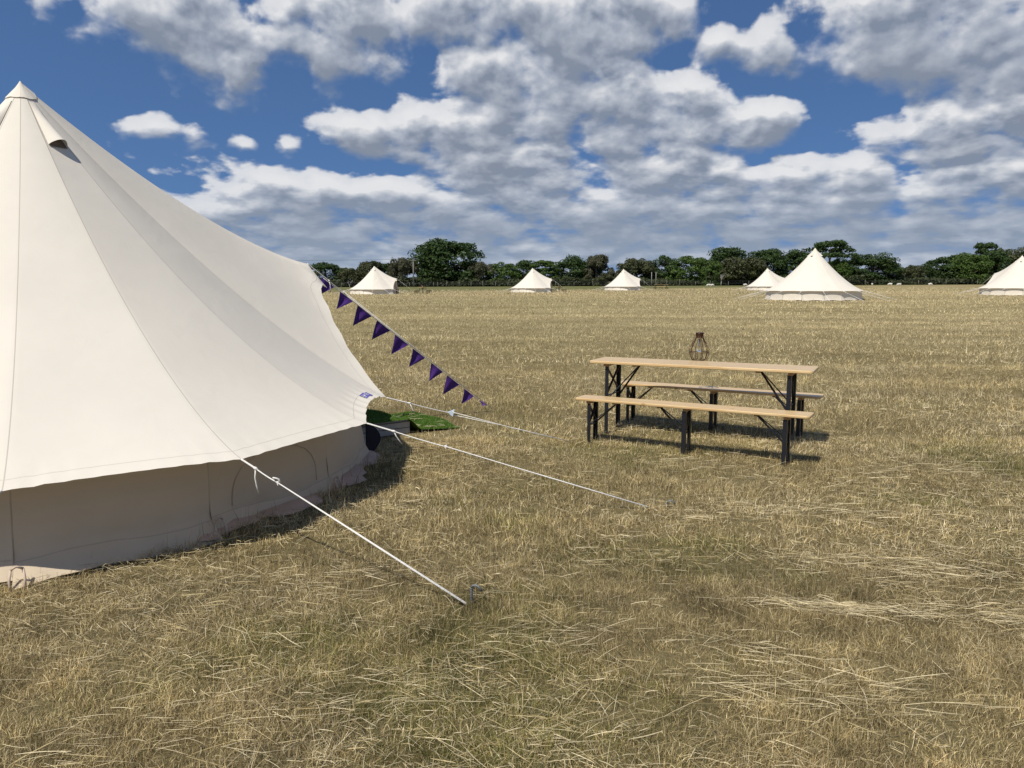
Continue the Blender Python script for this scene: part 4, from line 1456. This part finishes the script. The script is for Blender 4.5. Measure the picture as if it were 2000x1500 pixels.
TREES = [
    (560, 512, 80, 'round', 'dark', 'dark tree mostly hidden behind the near tent', 180),
    (635, 511, 78, 'round', 'dark', 'dark round tree just right of the near tent, above the door rope', 178),
    (690, 522, 46, 'willow', 'olive', 'low olive green tree left of the far tent by the power pole', 172),
    (722, 511, 50, 'birch', 'olive', 'thin olive green tree behind the peak of the far left tent', 176),
    (752, 514, 44, 'oak', 'dark', 'dark tree between the far left tent and the brownish tree by the pole', 180),
    (787, 502, 46, 'willow', 'grey', 'brownish grey tree just left of the power pole', 174),
    (873, 467, 118, 'round', 'dark', 'biggest and tallest dark oak, right of the power pole', 178),
    (842, 505, 50, 'oak', 'dark', 'dark lower tree against the left foot of the biggest oak', 174),
    (939, 510, 42, 'willow', 'grey', 'grey brown bushy tree at the right foot of the biggest oak', 174),
    (980, 512, 64, 'oak', 'mid', 'brighter green oak left of the middle far tent', 176),
    (1030, 508, 56, 'oak', 'dark', 'dark ragged tree behind the left slope of the middle far tent', 180),
    (1064, 509, 50, 'open', 'mid', 'open crowned tree behind the right slope of the middle far tent', 176),
    (1122, 499, 84, 'round', 'dark', 'broad dark tree left of the greyish birch', 178),
    (1164, 499, 44, 'birch', 'grey', 'tall greyish drooping birch right of the middle far tent', 173),
    (1243, 503, 58, 'willow', 'olive', 'olive green rounded tree behind the smallest tent', 178),
    (1271, 514, 34, 'oak', 'dark', 'narrow dark tree behind the two bare poles', 180),
    (1302, 499, 54, 'tall', 'dark', 'dark tree right of the two bare poles', 178),
    (1348, 498, 76, 'round', 'mid', 'bright green round tree between two dark trees, above the fence', 176),
    (1385, 507, 44, 'oak', 'mid', 'smaller bright green tree left of the bleached dead tree', 173),
    (1422, 483, 78, 'oak', 'dark', 'tall dark oak behind the bleached dead tree', 181),
    (1450, 501, 78, 'willow', 'olive', 'broad weeping tree left of the half hidden tent', 172),
    (1496, 486, 76, 'tall', 'dark', 'dark tree directly behind the half hidden tent', 179),
    (1552, 488, 70, 'oak', 'dark', 'dark tree left of the front-on tent peak', 180),
    (1617, 471, 84, 'open', 'dark', 'tall open oak behind the peak of the front-on tent', 178),
    (1638, 508, 48, 'round', 'mid', 'green tree behind the right slope of the front-on tent', 175),
    (1701, 494, 88, 'round', 'dark', 'lone round oak standing apart right of the front-on tent', 176),
    (1778, 517, 40, 'willow', 'olive', 'small olive green tree right of the lone round oak', 176),
    (1812, 512, 42, 'oak', 'dark', 'dark tree at the left end of the wood on the right', 178),
    (1852, 497, 76, 'round', 'dark', 'dark tree in the wood, left of the flat topped tree', 178),
    (1890, 494, 66, 'round', 'mid', 'green tree in the wood, below the flat topped tree', 174),
    (1919, 475, 48, 'open', 'dark', 'flat topped tree rising above the wood on the right', 186),
    (1935, 490, 64, 'oak', 'dark', 'dark tree in the wood left of the tent at the right edge', 177),
    (1972, 484, 76, 'round', 'olive', 'olive green tree behind the tent at the right edge', 179),
    (2030, 482, 90, 'round', 'dark', 'dark tree at the right edge of the view', 177),
    (1198, 523, 28, 'scrub', 'olive', 'low bush in the gap right of the greyish birch', 178),
    (1183, 534, 40, 'scrub', 'olive', 'low bush at the left foot of the smallest tent', 170),
    (1749, 536, 22, 'scrub', 'dark', 'small bush in the gap right of the lone round oak', 178),
    (1652, 536, 30, 'scrub', 'dark', 'small bush left of the lone round oak', 176),
]
for px, top, w, kind, lk, lb, Y in TREES:
    tree(px, top, w, kind, lk, lb, Y)


def dead_tree(px, Y, h, label, seed):
    rr = random.Random(seed)
    root = thing('dead_tree', label, 'tree', px_at(px, Y))
    m = MB()

    def grow(P, d, l, r, depth):
        Q = P + d * l
        m.tube([P, (P + Q) / 2 + Vector((rr.uniform(-1, 1), rr.uniform(-1, 1), 0)) * l * 0.06, Q], [r, r * 0.85, r * 0.6], 6)
        if depth:
            for _ in range(3 if depth > 1 else 2):
                e = (d + Vector((rr.uniform(-1, 1), rr.uniform(-1, 1), rr.uniform(-0.1, 0.7))) * 0.75).normalized()
                grow(Q - d * l * rr.uniform(0, 0.3), e, l * rr.uniform(0.55, 0.8), r * 0.6, depth - 1)
    grow(Vector((0, 0, -0.1)), Vector((0.03, 0, 1)), h * 0.36, h * 0.032, 4)
    m.build('trunk', M_DEADWOOD, root, True)


dead_tree(1408, 168, 3.1, 'bleached bare dead tree beside the weeping tree', 4)
dead_tree(683, 150, 1.9, 'bleached bare stump with forked top left of the far left tent', 9)


def build_undergrowth():
    t = np.random.default_rng(5)
    n = 90000
    x = t.uniform(-95, 150, n)
    x = np.where(t.random(n) < 0.35, np.round(x / 3.1) * 3.1 + t.normal(0, 0.6, n), x)
    y = 170 + t.random(n) * 14
    hh = 0.5 + 2.3 * fbm(x * 0.22, y * 0.1, 8, 3)
    z = ground_z(x, y) + hh * t.random(n) ** 0.8
    C = np.stack([x, y, z], 1)
    D = np.stack([t.normal(0, 0.5, n), -np.abs(t.normal(0.5, 0.4, n)), 0.5 + t.random(n)], 1)
    V = leaf_quads(C, D, 0.22, 0.45, t)
    o = np_mesh('undergrowth', V, np.arange(4 * n), np.arange(n) * 4, LEAF['scrub'])
    tag(o, 'dark scrub and nettles growing under the far trees', 'undergrowth', kind='stuff')


build_undergrowth()


# ------------------------------------------------------------------ fence, poles, cable
def build_fence():
    Y = 160
    M_POST = simple('weathered_post', (0.17, 0.155, 0.12), 0.9, noise=0.25, scale=6)
    root = thing('wire_fence', 'post and wire fence running along the foot of the far trees', 'fence', (0, Y, 0))
    cols = [605, 640, 668, 700, 735, 770, 800, 847, 855, 872, 897, 920, 943, 968, 992, 1020, 1050, 1085, 1121, 1158, 1190, 1225, 1258, 1302, 1327, 1358, 1387, 1422, 1462, 1505, 1545, 1590, 1640, 1689, 1741, 1793, 1847, 1908, 1960, 2010]
    tops = []
    for k, px in enumerate(cols):
        x, _, z = px_at(px, Y)
        h = 0.98 + 0.12 * math.sin(k * 2.7) + (0.3 if px in (1302, 1327) else 0)
        m = MB()
        l = 0.03 * math.sin(k * 1.9)
        m.tube([(x, 0, z - 0.1), (x + l * 0.5, 0, z + h * 0.5), (x + l, 0, z + h)], [0.06, 0.055, 0.05], 8)
        m.build('post', M_POST, root, True)
        tops.append((x, z))
    m = MB()
    for hz in (0.45, 0.75, 1.02):
        m.tube([(x, -0.07, z + hz) for x, z in tops], 0.006, 5)
    m.build('wire', M_STEEL, root)


build_fence()
M_POLE = simple('grey_timber_pole', (0.20, 0.185, 0.165), 0.9, noise=0.25, scale=5)
x, y, z = px_at(808, 163)
r = thing('power_pole', 'wooden power pole with a crossarm left of the biggest oak', 'power pole', (x, y, z))
PZ = CAM_H + (557 - 506.5) * 163 / FPX - z
m = MB()
m.tube([(0, 0, -0.1), (0, 0, PZ)], [0.15, 0.11], 10)
m.build('pole', M_POLE, r, True)
m = MB()
m.box((0, -0.12, PZ - 0.35), (0.66, 0, 0), (0, 0.05, 0), (0, 0, 0.06))
m.build('crossarm', M_POLE, r)
for sx_ in (-0.58, 0.0, 0.58):
    m = MB()
    m.lathe([(0.0, 0.0), (0.05, 0.0), (0.03, 0.06), (0.06, 0.10), (0.06, 0.20), (0.03, 0.26), (0.0, 0.26)], 10, (sx_, -0.12, PZ - 0.29 + (0.25 if sx_ == 0 else 0)))
    m.build('insulator', simple_cached('glazed_insulator', (0.10, 0.08, 0.07), 0.3), r, True)
m = MB()
P0 = Vector((x - 0.5, y - 0.12, z + PZ - 0.05))
P1 = P0 + Vector((-75, 6, 0.8))
m.tube(rope_path(P0, P1, 0.55, 24), 0.020, 5)
tag(m.build('overhead_cable', simple_cached('dark_cable', (0.05, 0.05, 0.05))), 'overhead cable running left from the power pole above the hedge', 'cable')
for px, lb in ((1272, 'left one of a pair of tall bare poles by the smallest tent'), (1280.5, 'right one of a pair of tall bare poles by the smallest tent')):
    x, y, z = px_at(px, 158)
    m = MB()
    m.tube([(x, y, z - 0.1), (x + 0.02, y, z + 1.4), (x, y, z + 2.85)], [0.085, 0.08, 0.07], 8)
    tag(m.build('bare_pole', simple_cached('weathered_pole', (0.26, 0.245, 0.21)), None, True), lb, 'pole', 'pair of bare poles')


# ------------------------------------------------------------------ sheep grazing by the fence
def build_sheep():
    root = thing('sheep', '', 'sheep')
    me = bpy.data.meshes.new('body')
    P = [((0.0, 0, 0.66), 0.21), ((0.30, 0, 0.66), 0.22), ((0.50, 0, 0.60), 0.15), ((-0.30, 0, 0.65), 0.23), ((-0.48, 0, 0.63), 0.15), ((-0.58, 0, 0.52), 0.05), ((0.62, 0, 0.42), 0.095), ((0.72, 0, 0.22), 0.075), ((0.80, 0, 0.10), 0.05)]
    E = [(0, 1), (1, 2), (0, 3), (3, 4), (4, 5), (2, 6), (6, 7), (7, 8)]
    for sx_, par in ((0.30, 1), (-0.32, 3)):
        for sy in (-1, 1):
            b = len(P)
            if sx_ > 0:
                P += [((sx_ + 0.04, sy * 0.10, 0.44), 0.085), ((sx_ + 0.03, sy * 0.11, 0.24), 0.045), ((sx_ + 0.02, sy * 0.11, 0.02), 0.038)]
            else:
                P += [((sx_ + 0.03, sy * 0.10, 0.44), 0.095), ((sx_ - 0.09, sy * 0.11, 0.25), 0.045), ((sx_ - 0.04, sy * 0.11, 0.02), 0.038)]
            E += [(par, b), (b, b + 1), (b + 1, b + 2)]
    for sy in (-1, 1):
        b = len(P)
        P += [((0.66, sy * 0.13, 0.40), 0.028)]
        E += [(6, b)]
    me.from_pydata([p for p, _ in P], E, [])
    me.update()
    o = bpy.data.objects.new('body', me)
    COL.objects.link(o)
    md = o.modifiers.new('skin', 'SKIN')
    for i, (_, r) in enumerate(P):
        me.skin_vertices[0].data[i].radius = (r, r)
    me.skin_vertices[0].data[0].use_root = True
    o.modifiers.new('sub', 'SUBSURF').render_levels = 2
    dg = bpy.context.evaluated_depsgraph_get()
    me2 = bpy.data.meshes.new_from_object(o.evaluated_get(dg))
    o.modifiers.clear()
    o.data = me2
    mt, nt, p = new_mat('sheep_fleece')
    tc = nt.nodes.new('ShaderNodeTexCoord')
    sx_ = nd(nt, 'ShaderNodeSeparateXYZ', {0: tc.outputs['Object']})
    n = nd(nt, 'ShaderNodeTexNoise', {'Vector': tc.outputs['Object'], 'Scale': 22.0, 'Detail': 4.0})
    c = nd(nt, 'ShaderNodeMix', {0: mth(nt, 'MAXIMUM', smooth(nt, sx_.outputs[0], 0.58, 0.66), smooth(nt, sx_.outputs[2], 0.36, 0.28)), 6: (0.72, 0.68, 0.60, 1), 7: (0.45, 0.41, 0.36, 1)}, data_type='RGBA')
    nt.links.new(c.outputs[2], p.inputs['Base Color'])
    b = nd(nt, 'ShaderNodeBump', {'Strength': 1.0, 'Distance': 0.03, 'Height': n.outputs[0]})
    nt.links.new(b.outputs[0], p.inputs['Normal'])
    p.inputs['Roughness'].default_value = 1.0
    me2.materials.clear()
    me2.materials.append(mt)
    me2.polygons.foreach_set('use_smooth', [True] * len(me2.polygons))
    o.parent = root
    return root


GS = 'sheep grazing by the far fence'
sheep = build_sheep()
spots = [(1384, 151, 3.0, 'left of two sheep close together beside the bleached dead tree'), (1390.5, 149, 0.3, 'right of two sheep close together beside the bleached dead tree'),
         (1455, 152, 0.2, 'white sheep just left of the half hidden tent'), (1703, 151, 1.2, 'sheep under the lone round oak, left of the fence post'),
         (1738, 154, 2.4, 'darker looking sheep beside the fence post right of the lone oak'), (1755.5, 150, 3.1, 'sheep in the gap right of the lone round oak'), (1816, 150, 0.05, 'rightmost sheep, in front of the wood')]
for k, (px, Y, rz, lb) in enumerate(spots):
    q = px_at(px, Y)
    q = (q[0], q[1], q[2] - 0.10)
    if k == 0:
        sheep.scale = (0.72, 0.72, 0.72)
        sheep.location, sheep.rotation_euler = q, (0, 0, rz)
        tag(sheep, lb, 'sheep', GS)
    else:
        dup(sheep, q, rz, lb, GS, (0.72, 0.72, 0.72))
